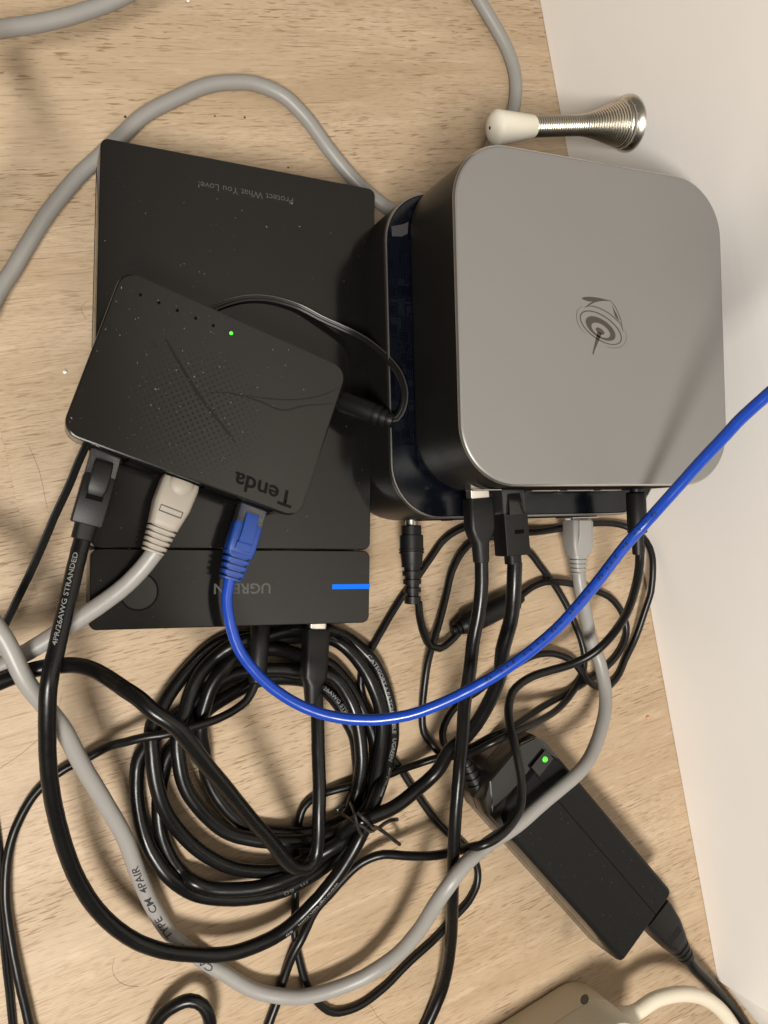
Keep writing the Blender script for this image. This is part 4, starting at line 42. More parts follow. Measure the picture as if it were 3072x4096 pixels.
  'black_loop': (3, '17.7,-242.7,4 18.9,-240.6,4.4 20.1,-238.5,4.9 21.4,-236.3,5.3 22.6,-234.2,5.7 23.9,-232,6.2 25.1,-230,6.6 26.3,-228.1,7.1 27.5,-226.4,7.6 28.7,-224.9,8.3 30.8,-223,9.1 32.9,-221.6,10 35.1,-220.6,10.9 37.4,-219.7,11.7 39.9,-219.2,12.4 42.2,-219.3,13 45.1,-220.8,13.4 47.4,-223.2,13.8 48.8,-226.3,13.9 49.5,-229.9,13.7 49.6,-232.5,13.3 49.3,-235.2,12.7 48.7,-238.1,12.1 48.1,-240.3,11.4 47.2,-242.7,10.7 46.1,-245.1,10.1 45,-247.6,9.4 43.9,-250.1,8.7 42.8,-252.5,8'),
  'mains': (3.3, '323.3,-298.1,13.6 327.1,-304.4,13.1 329.5,-307.6,12.6 332.4,-311.1,12.1 335.5,-314.8,11.5 338.5,-318.6,10.9 341.5,-322.5,10.3 344.6,-326.6,9.5 347.7,-330.7,8.8 350.9,-334.9,7.9 354.6,-339.8,7 358.2,-344.6,6.1 361.8,-349.6,5.3 364.4,-353.6,4.7 366.9,-357.7,4.2 369.2,-361.8,3.9 371.5,-365.9,3.6 373.7,-369.9,3.5 375.6,-373.6,3.3 377.5,-377.3,3.3 379.2,-381,3.3 381,-384.7,3.3 382.8,-388.5,3.3 384.6,-392.2,3.3'),
  'cream': (4.2, '269.7,-304.2,26 275.4,-304.3,26 278.8,-303.7,26 282.6,-302.9,26 286.8,-302.5,25.9 290.2,-302.8,25.8 293.9,-303.3,25.7 297.8,-304.1,25.5 301.7,-305.2,25.2 305.5,-306.4,24.9 309.6,-308.1,24.5 313.7,-310.1,24.1 317.8,-312.4,23.5 321.7,-315.1,22.8 326.4,-318.7,22 330.8,-322.8,21 335,-327.2,20 338.4,-331.3,19 341.7,-335.7,18 344.7,-340.2,17 347.7,-344.9,16 350.5,-349.7,15 353.1,-354.7,14 355.5,-359.8,13 358.1,-364.9,12'),
}

LOGO_POLY = ['-10.11,9.79 -8.55,10.47 -6.17,10.81 -2.83,10.89 0.28,10.66 3.41,10.29 5.59,10.15 5.34,9.89 2.91,9.73 0.48,9.49 -1.70,9.01 -3.64,8.36 -5.58,7.32 -6.80,6.54 -7.76,6.07 -9.01,5.54 -7.26,6.89 -5.80,7.99 -4.34,8.74 -6.72,8.80 -8.83,9.21', '6.02,8.35 7.40,6.08 8.56,4.38 9.48,2.45 9.69,1.47 7.55,3.30 6.90,5.64', '-2.16,-4.12 0.22,-4.75 -1.58,-8.21 -3.84,-12.48 -4.54,-14.09 -5.14,-14.09 -4.99,-13.33 -3.51,-8.53 -2.58,-5.72', '1.52,-4.91 1.16,-5.14 0.62,-5.23 -0.05,-5.17 -0.77,-4.97 -1.49,-4.65 -2.13,-4.24 -2.62,-3.78 -2.93,-3.31 -3.01,-2.89 -2.87,-2.54 -2.52,-2.31 -1.98,-2.22 -1.32,-2.27 -0.59,-2.47 0.13,-2.79 0.77,-3.20 1.27,-3.66 1.58,-4.13 1.66,-4.56']
LOGO_RING = [('10.31,-7.87 9.56,-8.50 8.57,-8.97 7.36,-9.27 5.97,-9.40 4.43,-9.35 2.79,-9.12 1.07,-8.72 -0.67,-8.17 -2.40,-7.47 -4.07,-6.64 -5.63,-5.71 -7.06,-4.70 -8.32,-3.63 -9.37,-2.52 -10.21,-1.41 -10.79,-0.32 -11.12,0.72 -11.19,1.69 -10.99,2.56 -10.52,3.32 -9.80,3.95 -8.85,4.42 -7.69,4.74 -6.34,4.88 -4.83,4.86 -3.21,4.66 -1.50,4.28 0.24,3.75 1.97,3.07 3.66,2.26 5.26,1.33 6.72,0.31 8.02,-0.77 9.12,-1.90 9.99,-3.03 10.60,-4.14 10.94,-5.21 11.01,-6.20 10.80,-7.10', '9.80,-7.63 9.12,-8.20 8.20,-8.62 7.08,-8.88 5.78,-8.98 4.33,-8.91 2.78,-8.67 1.16,-8.28 -0.49,-7.74 -2.13,-7.07 -3.72,-6.28 -5.21,-5.39 -6.58,-4.44 -7.79,-3.43 -8.81,-2.39 -9.62,-1.35 -10.20,-0.34 -10.54,0.63 -10.62,1.52 -10.45,2.33 -10.04,3.02 -9.38,3.58 -8.50,4.01 -7.41,4.28 -6.15,4.39 -4.73,4.34 -3.20,4.13 -1.60,3.76 0.05,3.24 1.70,2.59 3.30,1.81 4.82,0.93 6.23,-0.04 7.47,-1.06 8.53,-2.11 9.37,-3.17 9.97,-4.21 10.32,-5.19 10.41,-6.11 10.24,-6.93'), ('7.06,-6.56 6.52,-7.02 5.82,-7.36 4.96,-7.59 3.97,-7.69 2.88,-7.67 1.71,-7.52 0.49,-7.25 -0.74,-6.86 -1.97,-6.37 -3.14,-5.79 -4.25,-5.13 -5.26,-4.41 -6.15,-3.65 -6.89,-2.86 -7.48,-2.07 -7.89,-1.28 -8.11,-0.54 -8.15,0.16 -7.99,0.80 -7.65,1.35 -7.13,1.80 -6.44,2.15 -5.61,2.38 -4.64,2.50 -3.56,2.48 -2.41,2.35 -1.20,2.09 0.04,1.72 1.27,1.24 2.46,0.66 3.58,0.00 4.61,-0.72 5.52,-1.49 6.28,-2.29 6.88,-3.09 7.30,-3.89 7.54,-4.65 7.57,-5.36 7.41,-6.00', '4.32,-5.86 3.99,-6.15 3.54,-6.37 3.01,-6.51 2.39,-6.58 1.71,-6.57 0.98,-6.48 0.22,-6.32 -0.55,-6.08 -1.31,-5.77 -2.05,-5.41 -2.74,-5.00 -3.37,-4.55 -3.93,-4.07 -4.39,-3.58 -4.76,-3.08 -5.01,-2.58 -5.15,-2.11 -5.17,-1.67 -5.07,-1.27 -4.85,-0.92 -4.52,-0.64 -4.08,-0.42 -3.56,-0.27 -2.95,-0.20 -2.27,-0.20 -1.55,-0.29 -0.79,-0.45 -0.02,-0.68 0.75,-0.98 1.49,-1.34 2.19,-1.75 2.82,-2.20 3.39,-2.68 3.86,-3.18 4.23,-3.69 4.49,-4.18 4.63,-4.66 4.65,-5.11 4.54,-5.51')]
LOGO_STROKE = [('-6.79,6.58 -5.36,6.81 -2.26,6.60 1.31,5.60 4.89,4.10 8.47,1.78 10.62,-0.06 11.63,-2.78', 0.46), ('5.35,10.05 7.70,7.69 9.32,5.03 10.69,1.94 11.74,-3.18', 0.42), ('-9.52,6.56 -11.81,4.97 -12.78,2.56 -12.46,-0.54 -10.91,-3.15 -8.04,-5.53', 0.23), ('12.47,-2.03 13.42,-4.46 13.08,-7.09 11.02,-9.41 7.54,-10.58 4.37,-10.51 1.96,-10.12', 0.19)]

def P3(s): return [Vector(tuple(float(v) for v in t.split(','))) for t in s.split()]
def P2(s): return [tuple(float(v) for v in t.split(',')) for t in s.split()]

# ------------------------------------------------------------------ helpers
def mat(name, col, rough=0.5, metal=0.0, spec=0.5, coat=0.0, emit=None, es=0.0, trans=0.0, bump=None, mottle=0.0):
    m = bpy.data.materials.new(name); m.use_nodes = True
    nt = m.node_tree; b = nt.nodes['Principled BSDF']
    b.inputs['Base Color'].default_value = (*col, 1); b.inputs['Roughness'].default_value = rough
    b.inputs['Metallic'].default_value = metal; b.inputs['Specular IOR Level'].default_value = spec
    b.inputs['Coat Weight'].default_value = coat; b.inputs['Coat Roughness'].default_value = 0.06
    b.inputs['Transmission Weight'].default_value = trans
    if emit: b.inputs['Emission Color'].default_value = (*emit, 1); b.inputs['Emission Strength'].default_value = es
    tc = None
    if bump or mottle:
        tc = nt.nodes.new('ShaderNodeTexCoord')
    if bump:
        n = nt.nodes.new('ShaderNodeTexNoise'); n.inputs['Scale'].default_value = bump[0]; n.inputs['Detail'].default_value = 3
        nt.links.new(tc.outputs['Object'], n.inputs['Vector'])
        bp = nt.nodes.new('ShaderNodeBump'); bp.inputs['Strength'].default_value = bump[1]; bp.inputs['Distance'].default_value = 0.0004
        nt.links.new(n.outputs['Fac'], bp.inputs['Height']); nt.links.new(bp.outputs['Normal'], b.inputs['Normal'])
    if mottle:
        n = nt.nodes.new('ShaderNodeTexNoise'); n.inputs['Scale'].default_value = 60; n.inputs['Detail'].default_value = 5; n.inputs['Roughness'].default_value = 0.7
        nt.links.new(tc.outputs['Object'], n.inputs['Vector'])
        mp = nt.nodes.new('ShaderNodeMapRange'); mp.inputs[1].default_value = 0.35; mp.inputs[2].default_value = 0.7
        mp.inputs[3].default_value = rough - mottle; mp.inputs[4].default_value = rough + mottle
        nt.links.new(n.outputs['Fac'], mp.inputs[0]); nt.links.new(mp.outputs[0], b.inputs['Roughness'])
    return m

def obj(name, bm, m, parent=None, smooth=True, angle=35):
    me = bpy.data.meshes.new(name); bm.to_mesh(me); bm.free()
    me.materials.append(m)
    o = bpy.data.objects.new(name, me); C.objects.link(o)
    if smooth:
        me.polygons.foreach_set('use_smooth', [len(p.vertices) <= 4 for p in me.polygons])
        me.set_sharp_from_angle(angle=R(angle))
        for p in me.polygons:
            if len(p.vertices) > 4:
                p.use_smooth = False
                for li in p.loop_indices: me.edges[me.loops[li].edge_index].use_edge_sharp = True
    if parent: o.parent = parent
    return o
def tag(o, label=None, cat=None, group=None, kind=None):
    if label: o['label'] = label
    if cat: o['category'] = cat
    if group: o['group'] = group
    if kind: o['kind'] = kind
    return o
def thing(name, label, cat, loc=(0, 0, 0), rz=0.0, group=None):
    o = bpy.data.objects.new(name, None); C.objects.link(o)
    o.empty_display_size = 0.01
    o.location = Vector(loc) * MM; o.rotation_euler = (0, 0, rz)
    return tag(o, label, cat, group)

def ring_rr(wd, ln, r, seg=6):
    """rounded rectangle outline, centred, counter-clockwise"""
    r = max(min(r, wd / 2 - 1e-4, ln / 2 - 1e-4), 1e-4); out = []
    for cx, cy, a0 in ((wd/2-r, ln/2-r, 0), (-wd/2+r, ln/2-r, 90), (-wd/2+r, -ln/2+r, 180), (wd/2-r, -ln/2+r, 270)):
        for k in range(seg + 1):
            a = R(a0 + 90 * k / seg); out.append((cx + r * math.cos(a), cy + r * math.sin(a)))
    return out
def loft(bm, rings, cap0=True, cap1=True):
    rs = [[bm.verts.new(Vector(p) * MM) for p in ring] for ring in rings]
    for a, b in zip(rs, rs[1:]):
        n = len(a)
        for i in range(n):
            bm.faces.new((a[i], a[(i+1) % n], b[(i+1) % n], b[i]))
    if cap0: bm.faces.new(list(reversed(rs[0])))
    if cap1: bm.faces.new(rs[-1])
    bmesh.ops.recalc_face_normals(bm, faces=bm.faces)
    return bm
def slab(levels, wd, ln, r, seg=8, cx=0, cy=0, bm=None):
    """stack of rounded rectangles; levels = [(z, inset)]"""
    bm = bm or bmesh.new()
    loft(bm, [[(x + cx, y + cy, z) for x, y in ring_rr(wd - 2*i, ln - 2*i, max(r - i, 0.15), seg)] for z, i in levels])
    return bm
def box(x0, x1, y0, y1, z0, z1, bev=0.4, bm=None):
    return slab([(z0, bev), (z0 + bev, 0), (z1 - bev, 0), (z1 - bev*0.3, bev*0.3), (z1, bev)], x1-x0, y1-y0, max(bev*1.5, .3), 3, (x0+x1)/2, (y0+y1)/2, bm)
def yloft(secs, seg=4, bm=None):
    """loft along +y: secs = [(y, width, height, corner_radius, zc)]"""
    bm = bm or bmesh.new()
    loft(bm, [[(x, s[0], z + (s[4] if len(s) > 4 else 0)) for x, z in ring_rr(s[1], s[2], s[3], seg)] for s in secs])
    return bm
def lathe(prof, n=28, bm=None):
    """revolve about the y axis: prof = [(y, radius)]"""
    bm = bm or bmesh.new()
    loft(bm, [[(r*math.cos(2*PI*k/n), y, r*math.sin(2*PI*k/n)) for k in range(n)] for y, r in prof])
    return bm
def poly(pts, z0, z1, bm=None):
    bm = bm or bmesh.new()
    loft(bm, [[(x, y, z0) for x, y in pts], [(x, y, z1) for x, y in pts]])
    return bm
def band(outer, inner, z, bm):
    a = [bm.verts.new(Vector((x, y, z)) * MM) for x, y in outer]; b = [bm.verts.new(Vector((x, y, z)) * MM) for x, y in inner]
    n = len(a)
    for i in range(n): bm.faces.new((a[i], a[(i+1) % n], b[(i+1) % n], b[i]))
def spline(P, k):
    out = []
    for i in range(len(P) - 1):
        p0 = P[max(i-1, 0)]; p1 = P[i]; p2 = P[i+1]; p3 = P[min(i+2, len(P)-1)]
        for j in range(k):
            t = j / k
            out.append(0.5 * ((2*p1) + (p2-p0)*t + (2*p0-5*p1+4*p2-p3)*t*t + (3*p1-p0-3*p2+p3)*t**3))
    out.append(P[-1]); return out
def frames(P):
    T = [(P[min(i+1, len(P)-1)] - P[max(i-1, 0)]).normalized() for i in range(len(P))]
    return T
def tube(P, r, n=12, bm=None, off=None, taper=None):
    """round cable through P (mm). normal kept close to +z so prints can sit on the upper side"""
    bm = bm or bmesh.new(); T = frames(P); rings = []
    N = Vector((0, 0, 1)) if abs(T[0].z) < .9 else Vector((1, 0, 0))
    for i, p in enumerate(P):
        N = (N - T[i] * N.dot(T[i])).normalized(); S = T[i].cross(N)
        rr = r if taper is None else r * taper(i / (len(P)-1))
        c = p if off is None else p + S * off[0] + N * off[1]
        rings.append([tuple(c + (N * math.cos(2*PI*k/n) + S * math.sin(2*PI*k/n)) * rr) for k in range(n)])
    return loft(bm, rings)
def arcs(P):
    s = [0.0]
    for a, b in zip(P, P[1:]): s.append(s[-1] + (b - a).length)
    return s
def text_mesh(txt, size, bold=0.0, shear=0.0, space=1.0):
    cu = bpy.data.curves.new('t', 'FONT'); cu.body = txt; cu.size = size; cu.offset = bold; cu.shear = shear; cu.space_character = space
    cu.resolution_u = 3; cu.align_x = 'CENTER'; cu.align_y = 'CENTER'
    o = bpy.data.objects.new('t', cu); C.objects.link(o)
    dg = bpy.context.evaluated_depsgraph_get(); me = o.evaluated_get(dg).to_mesh()
    bm = bmesh.new(); bm.from_mesh(me); o.evaluated_get(dg).to_mesh_clear()
    bpy.data.objects.remove(o); bpy.data.curves.remove(cu)
    return bm
def flat_text(name, txt, width, m, parent, loc, rz, bold=0.0, shear=0.0, height=None):
    """lettering printed flat on a surface; width in mm"""
    bm = text_mesh(txt, 10, bold, shear)
    xs = [v.co.x for v in bm.verts]; ys = [v.co.y for v in bm.verts]
    sx = width / (max(xs) - min(xs)); sy = sx if height is None else height / (max(ys) - min(ys))
    cx, cy = (max(xs)+min(xs))/2, (max(ys)+min(ys))/2
    for v in bm.verts: v.co = Vector(((v.co.x-cx)*sx*MM, (v.co.y-cy)*sy*MM, 0))
    o = obj(name, bm, m, parent, smooth=False); o.location = Vector(loc) * MM; o.rotation_euler = (0, 0, rz); return o
def cable_text(P, r, txt, s0, s1, m, parent, ang=0.0, height=2.2, name='printed_lettering'):
    """print along the cable from arc length s0 to s1 (s1 < s0 reads backwards); ang = angle round the jacket"""
    bm = text_mesh(txt, 10, .12); xs = [v.co.x for v in bm.verts]; ys = [v.co.y for v in bm.verts]
    x0, x1, y0, y1 = min(xs), max(xs), min(ys), max(ys)
    bmesh.ops.triangulate(bm, faces=bm.faces)
    for _ in range(2):
        le = [e for e in bm.edges if e.calc_length() > 1.3]
        if le: bmesh.ops.subdivide_edges(bm, edges=le, cuts=1); bmesh.ops.triangulate(bm, faces=bm.faces)
    S = arcs(P); T = frames(P); d = 1 if s1 > s0 else -1
    for v in bm.verts:
        s = s0 + (s1 - s0) * (v.co.x - x0) / (x1 - x0)
        i = 0
        lo, hi = 0, len(S) - 1
        while hi - lo > 1:
            mid = (lo + hi) // 2
            if S[mid] > s: hi = mid
            else: lo = mid
        t = (s - S[lo]) / max(S[hi] - S[lo], 1e-6)
        p = P[lo].lerp(P[hi], t); tg = T[lo].lerp(T[hi], t).normalized() * d
        N = Vector((0, 0, 1)); N = (N - tg * N.dot(tg)).normalized(); U = N.cross(tg)
        a = ang + ((v.co.y - y0) / (y1 - y0) - 0.5) * height / r
        v.co = (p + (N * math.cos(a) + U * math.sin(a)) * (r + 0.07)) * MM
    return obj(name, bm, m, parent, smooth=False)

# ------------------------------------------------------------------ materials
def wood_mat(name, seed, tint):
    m = bpy.data.materials.new(name); m.use_nodes = True; nt = m.node_tree; L = nt.links; b = nt.nodes['Principled BSDF']
    def node(t, **k):
        n = nt.nodes.new(t)
        for a, v in k.items(): setattr(n, a, v)
        return n
    tc = node('ShaderNodeTexCoord')
    def noise(sx, sy, det, ro, off, dist=0.0):
        mp = node('ShaderNodeMapping'); mp.inputs['Scale'].default_value = (sx, sy, 1); mp.inputs['Location'].default_value = (seed*3.1+off, seed*1.7+off, off)
        L.new(tc.outputs['Object'], mp.inputs[0]); n = node('ShaderNodeTexNoise'); n.inputs['Scale'].default_value = 1
        n.inputs['Detail'].default_value = det; n.inputs['Roughness'].default_value = ro; n.inputs['Distortion'].default_value = dist
        L.new(mp.outputs[0], n.inputs[0]); return n.outputs['Fac']
    def ramp(fac, a, b_, lo=0.0, hi=1.0):
        r = node('ShaderNodeMapRange'); r.inputs[1].default_value = a; r.inputs[2].default_value = b_; r.inputs[3].default_value = lo; r.inputs[4].default_value = hi
        L.new(fac, r.inputs[0]); return r.outputs[0]
    def math_(op, a, b_=None):
        n = node('ShaderNodeMath', operation=op); 
        for i, q in enumerate((a, b_)):
            if q is None: continue
            if isinstance(q, (int, float)): n.inputs[i].default_value = q
            else: L.new(q, n.inputs[i])
        return n.outputs[0]
    def mix(fac, a, b_):
        n = node('ShaderNodeMix', data_type='RGBA'); L.new(fac, n.inputs[0])
        for i, q in ((6, a), (7, b_)):
            if isinstance(q, tuple): n.inputs[i].default_value = (*q, 1)
            else: L.new(q, n.inputs[i])
        return n.outputs[2]
    broad = ramp(noise(5, 34, 3, .55, 0, .6), .32, .70)
    fine = ramp(noise(16, 480, 4, .6, 5, .4), .30, .72)
    hair = ramp(noise(60, 1500, 3, .6, 9), .3, .7)
    pore_a = noise(105, 1050, 2, .5, 13, .3)
    pore_zone = ramp(noise(9, 30, 2, .5, 17), .38, .62)
    pores = math_('MULTIPLY', ramp(pore_a, .575, .66), math_('ADD', math_('MULTIPLY', pore_zone, .80), .12))
    long_p = math_('MULTIPLY', ramp(noise(30, 900, 2, .5, 23, .3), .60, .72), .55)
    tiny = math_('MULTIPLY', ramp(noise(170, 1250, 2, .5, 41, .3), .53, .62), math_('ADD', math_('MULTIPLY', ramp(noise(7, 24, 2, .5, 47), .62, .40), .30), .06))
    flake = math_('MULTIPLY', ramp(noise(30, 260, 3, .6, 31, .5), .55, .72), .28)
    c1 = mix(broad, tuple(c*t for c, t in zip((.372, .286, .192), tint)), tuple(c*t for c, t in zip((.505, .406, .294), tint)))
    c2 = mix(math_('MULTIPLY', fine, .34), c1, (.37, .25, .145))
    c3 = mix(math_('MULTIPLY', hair, .34), c2, (.33, .22, .12))
    c4 = mix(flake, c3, (.64, .50, .36))
    c4 = mix(tiny, c4, (.24, .155, .085))
    c5 = mix(math_('MINIMUM', math_('ADD', pores, long_p), .85), c4, (.20, .125, .065))
    L.new(c5, b.inputs['Base Color']); b.inputs['Roughness'].default_value = .47; b.inputs['Specular IOR Level'].default_value = .35
    bp = node('ShaderNodeBump'); bp.inputs['Strength'].default_value = .35; bp.inputs['Distance'].default_value = .0003
    h = math_('SUBTRACT', math_('MULTIPLY', hair, .4), math_('ADD', pores, long_p)); L.new(h, bp.inputs['Height']); L.new(bp.outputs[0], b.inputs['Normal'])
    return m
def paint_mat():
    m = bpy.data.materials.new('white_gloss_paint'); m.use_nodes = True; nt = m.node_tree; L = nt.links; b = nt.nodes['Principled BSDF']
    tc = nt.nodes.new('ShaderNodeTexCoord'); mp = nt.nodes.new('ShaderNodeMapping'); mp.inputs['Scale'].default_value = (9, 9, 260); L.new(tc.outputs['Object'], mp.inputs[0])
    n = nt.nodes.new('ShaderNodeTexNoise'); n.inputs['Scale'].default_value = 1; n.inputs['Detail'].default_value = 4; n.inputs['Distortion'].default_value = .4; L.new(mp.outputs[0], n.inputs[0])
    n2 = nt.nodes.new('ShaderNodeTexNoise'); n2.inputs['Scale'].default_value = 22; n2.inputs['Detail'].default_value = 3; L.new(tc.outputs['Object'], n2.inputs[0])
    r = nt.nodes.new('ShaderNodeMix'); r.data_type = 'RGBA'; r.inputs[6].default_value = (.83, .795, .757, 1); r.inputs[7].default_value = (.87, .838, .805, 1); L.new(n2.outputs['Fac'], r.inputs[0])
    L.new(r.outputs[2], b.inputs['Base Color']); b.inputs['Roughness'].default_value = .42; b.inputs['Specular IOR Level'].default_value = .4
    bp = nt.nodes.new('ShaderNodeBump'); bp.inputs['Strength'].default_value = .10; bp.inputs['Distance'].default_value = .0006; L.new(n.outputs['Fac'], bp.inputs['Height']); L.new(bp.outputs[0], b.inputs['Normal'])
    return m
def navy_mat():
    """deep blue gloss with a faint printed maze of angular lines"""
    m = bpy.data.materials.new('navy_gloss_print'); m.use_nodes = True; nt = m.node_tree; L = nt.links; b = nt.nodes['Principled BSDF']
    tc = nt.nodes.new('ShaderNodeTexCoord')
    vor = nt.nodes.new('ShaderNodeTexVoronoi'); vor.distance = 'CHEBYCHEV'; vor.inputs['Scale'].default_value = 170; L.new(tc.outputs['Object'], vor.inputs['Vector'])
    wv = nt.nodes.new('ShaderNodeMath'); wv.operation = 'MULTIPLY'; wv.inputs[1].default_value = 34; L.new(vor.outputs['Distance'], wv.inputs[0])
    sn = nt.nodes.new('ShaderNodeMath'); sn.operation = 'SINE'; L.new(wv.outputs[0], sn.inputs[0])
    r = nt.nodes.new('ShaderNodeMapRange'); r.inputs[1].default_value = .3; r.inputs[2].default_value = .8; L.new(sn.outputs[0], r.inputs[0])
    mx = nt.nodes.new('ShaderNodeMix'); mx.data_type = 'RGBA'; mx.inputs[6].default_value = (.0018, .0024, .0046, 1); mx.inputs[7].default_value = (.0046, .0058, .0092, 1); L.new(r.outputs[0], mx.inputs[0])
    L.new(mx.outputs[2], b.inputs['Base Color']); b.inputs['Roughness'].default_value = .16; b.inputs['Specular IOR Level'].default_value = .4
    return m
def switch_mat():
    """black plastic lid with a fading field of tiny moulded dots"""
    m = bpy.data.materials.new('black_dotted_plastic'); m.use_nodes = True; nt = m.node_tree; L = nt.links; b = nt.nodes['Principled BSDF']
    tc = nt.nodes.new('ShaderNodeTexCoord'); mp = nt.nodes.new('ShaderNodeMapping'); mp.inputs['Rotation'].default_value = (0, 0, R(45)); L.new(tc.outputs['Object'], mp.inputs[0])
    vor = nt.nodes.new('ShaderNodeTexVoronoi'); vor.voronoi_dimensions = '2D'; vor.inputs['Scale'].default_value = 470; vor.inputs['Randomness'].default_value = 0.0; L.new(mp.outputs[0], vor.inputs['Vector'])
    d = nt.nodes.new('ShaderNodeMapRange'); d.inputs[1].default_value = .20; d.inputs[2].default_value = .32; d.inputs[3].default_value = 1; d.inputs[4].default_value = 0; L.new(vor.outputs['Distance'], d.inputs[0])
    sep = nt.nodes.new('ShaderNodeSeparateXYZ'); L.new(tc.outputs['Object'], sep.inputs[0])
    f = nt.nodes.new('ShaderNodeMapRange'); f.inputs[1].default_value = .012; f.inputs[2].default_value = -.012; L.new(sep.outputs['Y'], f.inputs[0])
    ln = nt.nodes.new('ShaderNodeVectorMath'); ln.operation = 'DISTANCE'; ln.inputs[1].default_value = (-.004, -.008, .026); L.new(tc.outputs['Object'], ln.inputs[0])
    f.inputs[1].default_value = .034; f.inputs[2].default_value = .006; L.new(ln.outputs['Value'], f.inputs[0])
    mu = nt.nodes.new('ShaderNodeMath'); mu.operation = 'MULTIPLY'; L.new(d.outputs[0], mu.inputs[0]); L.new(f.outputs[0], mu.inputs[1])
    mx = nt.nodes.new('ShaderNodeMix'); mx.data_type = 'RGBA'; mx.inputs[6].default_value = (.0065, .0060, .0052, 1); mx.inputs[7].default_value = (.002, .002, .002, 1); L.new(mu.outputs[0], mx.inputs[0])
    L.new(mx.outputs[2], b.inputs['Base Color']); b.inputs['Roughness'].default_value = .15
    sp = nt.nodes.new('ShaderNodeMapRange'); sp.inputs[3].default_value = .38; sp.inputs[4].default_value = .24; L.new(mu.outputs[0], sp.inputs[0]); L.new(sp.outputs[0], b.inputs['Specular IOR Level'])
    bp = nt.nodes.new('ShaderNodeBump'); bp.inputs['Strength'].default_value = .05; bp.inputs['Distance'].default_value = .0001; bp.invert = True; L.new(mu.outputs[0], bp.inputs['Height']); L.new(bp.outputs[0], b.inputs['Normal'])
    return m
M = {
 'wood_a': wood_mat('oak_laminate', 1.0, (1, 1, 1)), 'wood_b': wood_mat('oak_laminate_paler', 4.3, (1.02, 1.02, 1.03)), 'wood_c': wood_mat('oak_laminate_warmer', 7.7, (.97, .95, .93)),
 'paint': paint_mat(), 'beige_strip': mat('beige_matte', (.50, .44, .34), .7), 'ceiling': mat('ceiling_paint', (.40, .385, .36), .8), 'wall': mat('white_wall_paint', (.75, .72, .67), .6, bump=(300, .1)),
 'dock': mat('black_satin_plastic', (.0045, .0042, .0038), .13, spec=.33, mottle=.03), 'dock_side': mat('black_side_plastic', (.022, .019, .016), .33),
 'button': mat('button_plastic', (.012, .0115, .011), .14),
 'print_grey': mat('grey_print', (.050, .048, .045), .35), 'print_faint': mat('faint_grey_print', (.11, .11, .11), .5), 'print_dim': mat('dim_grey_print', (.040, .038, .036), .35),
 'switch': switch_mat(), 'switch_side': mat('gloss_black_plastic', (.012, .011, .010), .14),
 'emboss': mat('gloss_black_lettering', (.002, .002, .002), .2, spec=.10), 'hole': mat('dark_cavity', (.0015, .0015, .0015), .6, spec=.05), 'hole_brown': mat('shaded_hole', (.022, .018, .013), .6, spec=.1), 'dark_streak': mat('dark_lid_streak', (.003, .003, .003), .24, spec=.27),
 'alu': mat('grey_anodised_metal', (.202, .198, .191), .40, metal=.3, mottle=.03), 'alu_side': mat('dark_gloss_side', (.0075, .0068, .0060), .42, spec=.32),
 'alu_edge': mat('bright_metal_edge', (.62, .60, .56), .22, metal=1.0), 'rim': mat('dull_silver_rim', (.27, .26, .245), .40, metal=1.0), 'logo': mat('dark_logo_print', (.042, .036, .030), .4),
 'navy': navy_mat(), 'port': mat('bare_port_metal', (.55, .52, .48), .3, metal=1),
 'cable': mat('black_cable_jacket', (.0038, .0037, .0036),   .30, spec=.28, bump=(700, .04), mottle=.06), 'thin': mat('black_thin_cable', (.0045, .0043, .0040), .34, spec=.30, bump=(700, .04)),
 'rubber': mat('black_moulded_rubber', (.0050, .0048, .0047), .45, spec=.28, bump=(1400, .12)), 'brick': mat('black_textured_plastic', (.0045, .0044, .0042), .58, spec=.2, bump=(1800, .25)),
 'brick_side': mat('black_smooth_plastic', (.015, .014, .013), .22), 'gloss': mat('gloss_black', (.006, .006, .006), .10),
 'grey': mat('grey_cable_jacket', (.245, .236, .222), .42, bump=(500, .05), mottle=.05), 'beige': mat('beige_boot_plastic', (.27, .24, .20), .52), 'greyplug': mat('pale_grey_boot_plastic', (.255, .247, .238), .45),
 'blue': mat('blue_cable_jacket', (.006, .045, .330), .26), 'blueboot': mat('blue_boot_plastic', (.007, .040, .215), .42),
 'clear': mat('clear_connector_plastic', (.55, .55, .57), .12, trans=.95), 'smoke': mat('smoked_connector_plastic', (.03, .03, .03), .14, trans=.3),
 'copper': mat('copper_contacts', (.30, .14, .07), .3, metal=1), 'steel': mat('nickel_shell', (.66, .63, .58), .30, metal=1), 'chrome': mat('nickel_spring_wire', (.66, .62, .54), .27, metal=1),
 'cream': mat('cream_plastic', (.50, .455, .36), .42), 'creamcord': mat('cream_cord_jacket', (.62, .57, .455), .42), 'tip': mat('ivory_rubber', (.70, .66, .56), .48, mottle=.06),
 'white_print': mat('pale_cable_print', (.17, .17, .17), .5), 'black_print': mat('black_cable_print', (.02, .02, .03), .5), 'blue_print': mat('dark_cable_print', (.004, .010, .065), .4),
 'led_blue': mat('blue_led_bar', (.0, .01, .06), .3, spec=.1, emit=(.004, .19, 1.0), es=1.0), 'led_green': mat('green_led', (.05, .7, .03), .3, emit=(.07, 1.0, .02), es=1.3),
 'dust': mat('pale_dust', (.36, .345, .32), .9), 'hair': mat('brown_hair', (.06, .03, .015), .5), 'white_bit': mat('white_crumb', (.75, .72, .68), .7), 'dark_bit': mat('dark_crumb', (.05, .03, .02), .8), 'orange_bit': mat('orange_flake', (.55, .30, .16), .7),
 'tie': mat('black_twist_tie', (.012, .012, .012), .35), 'film': mat('clear_film', (.045, .045, .047), .15, spec=.8),
}

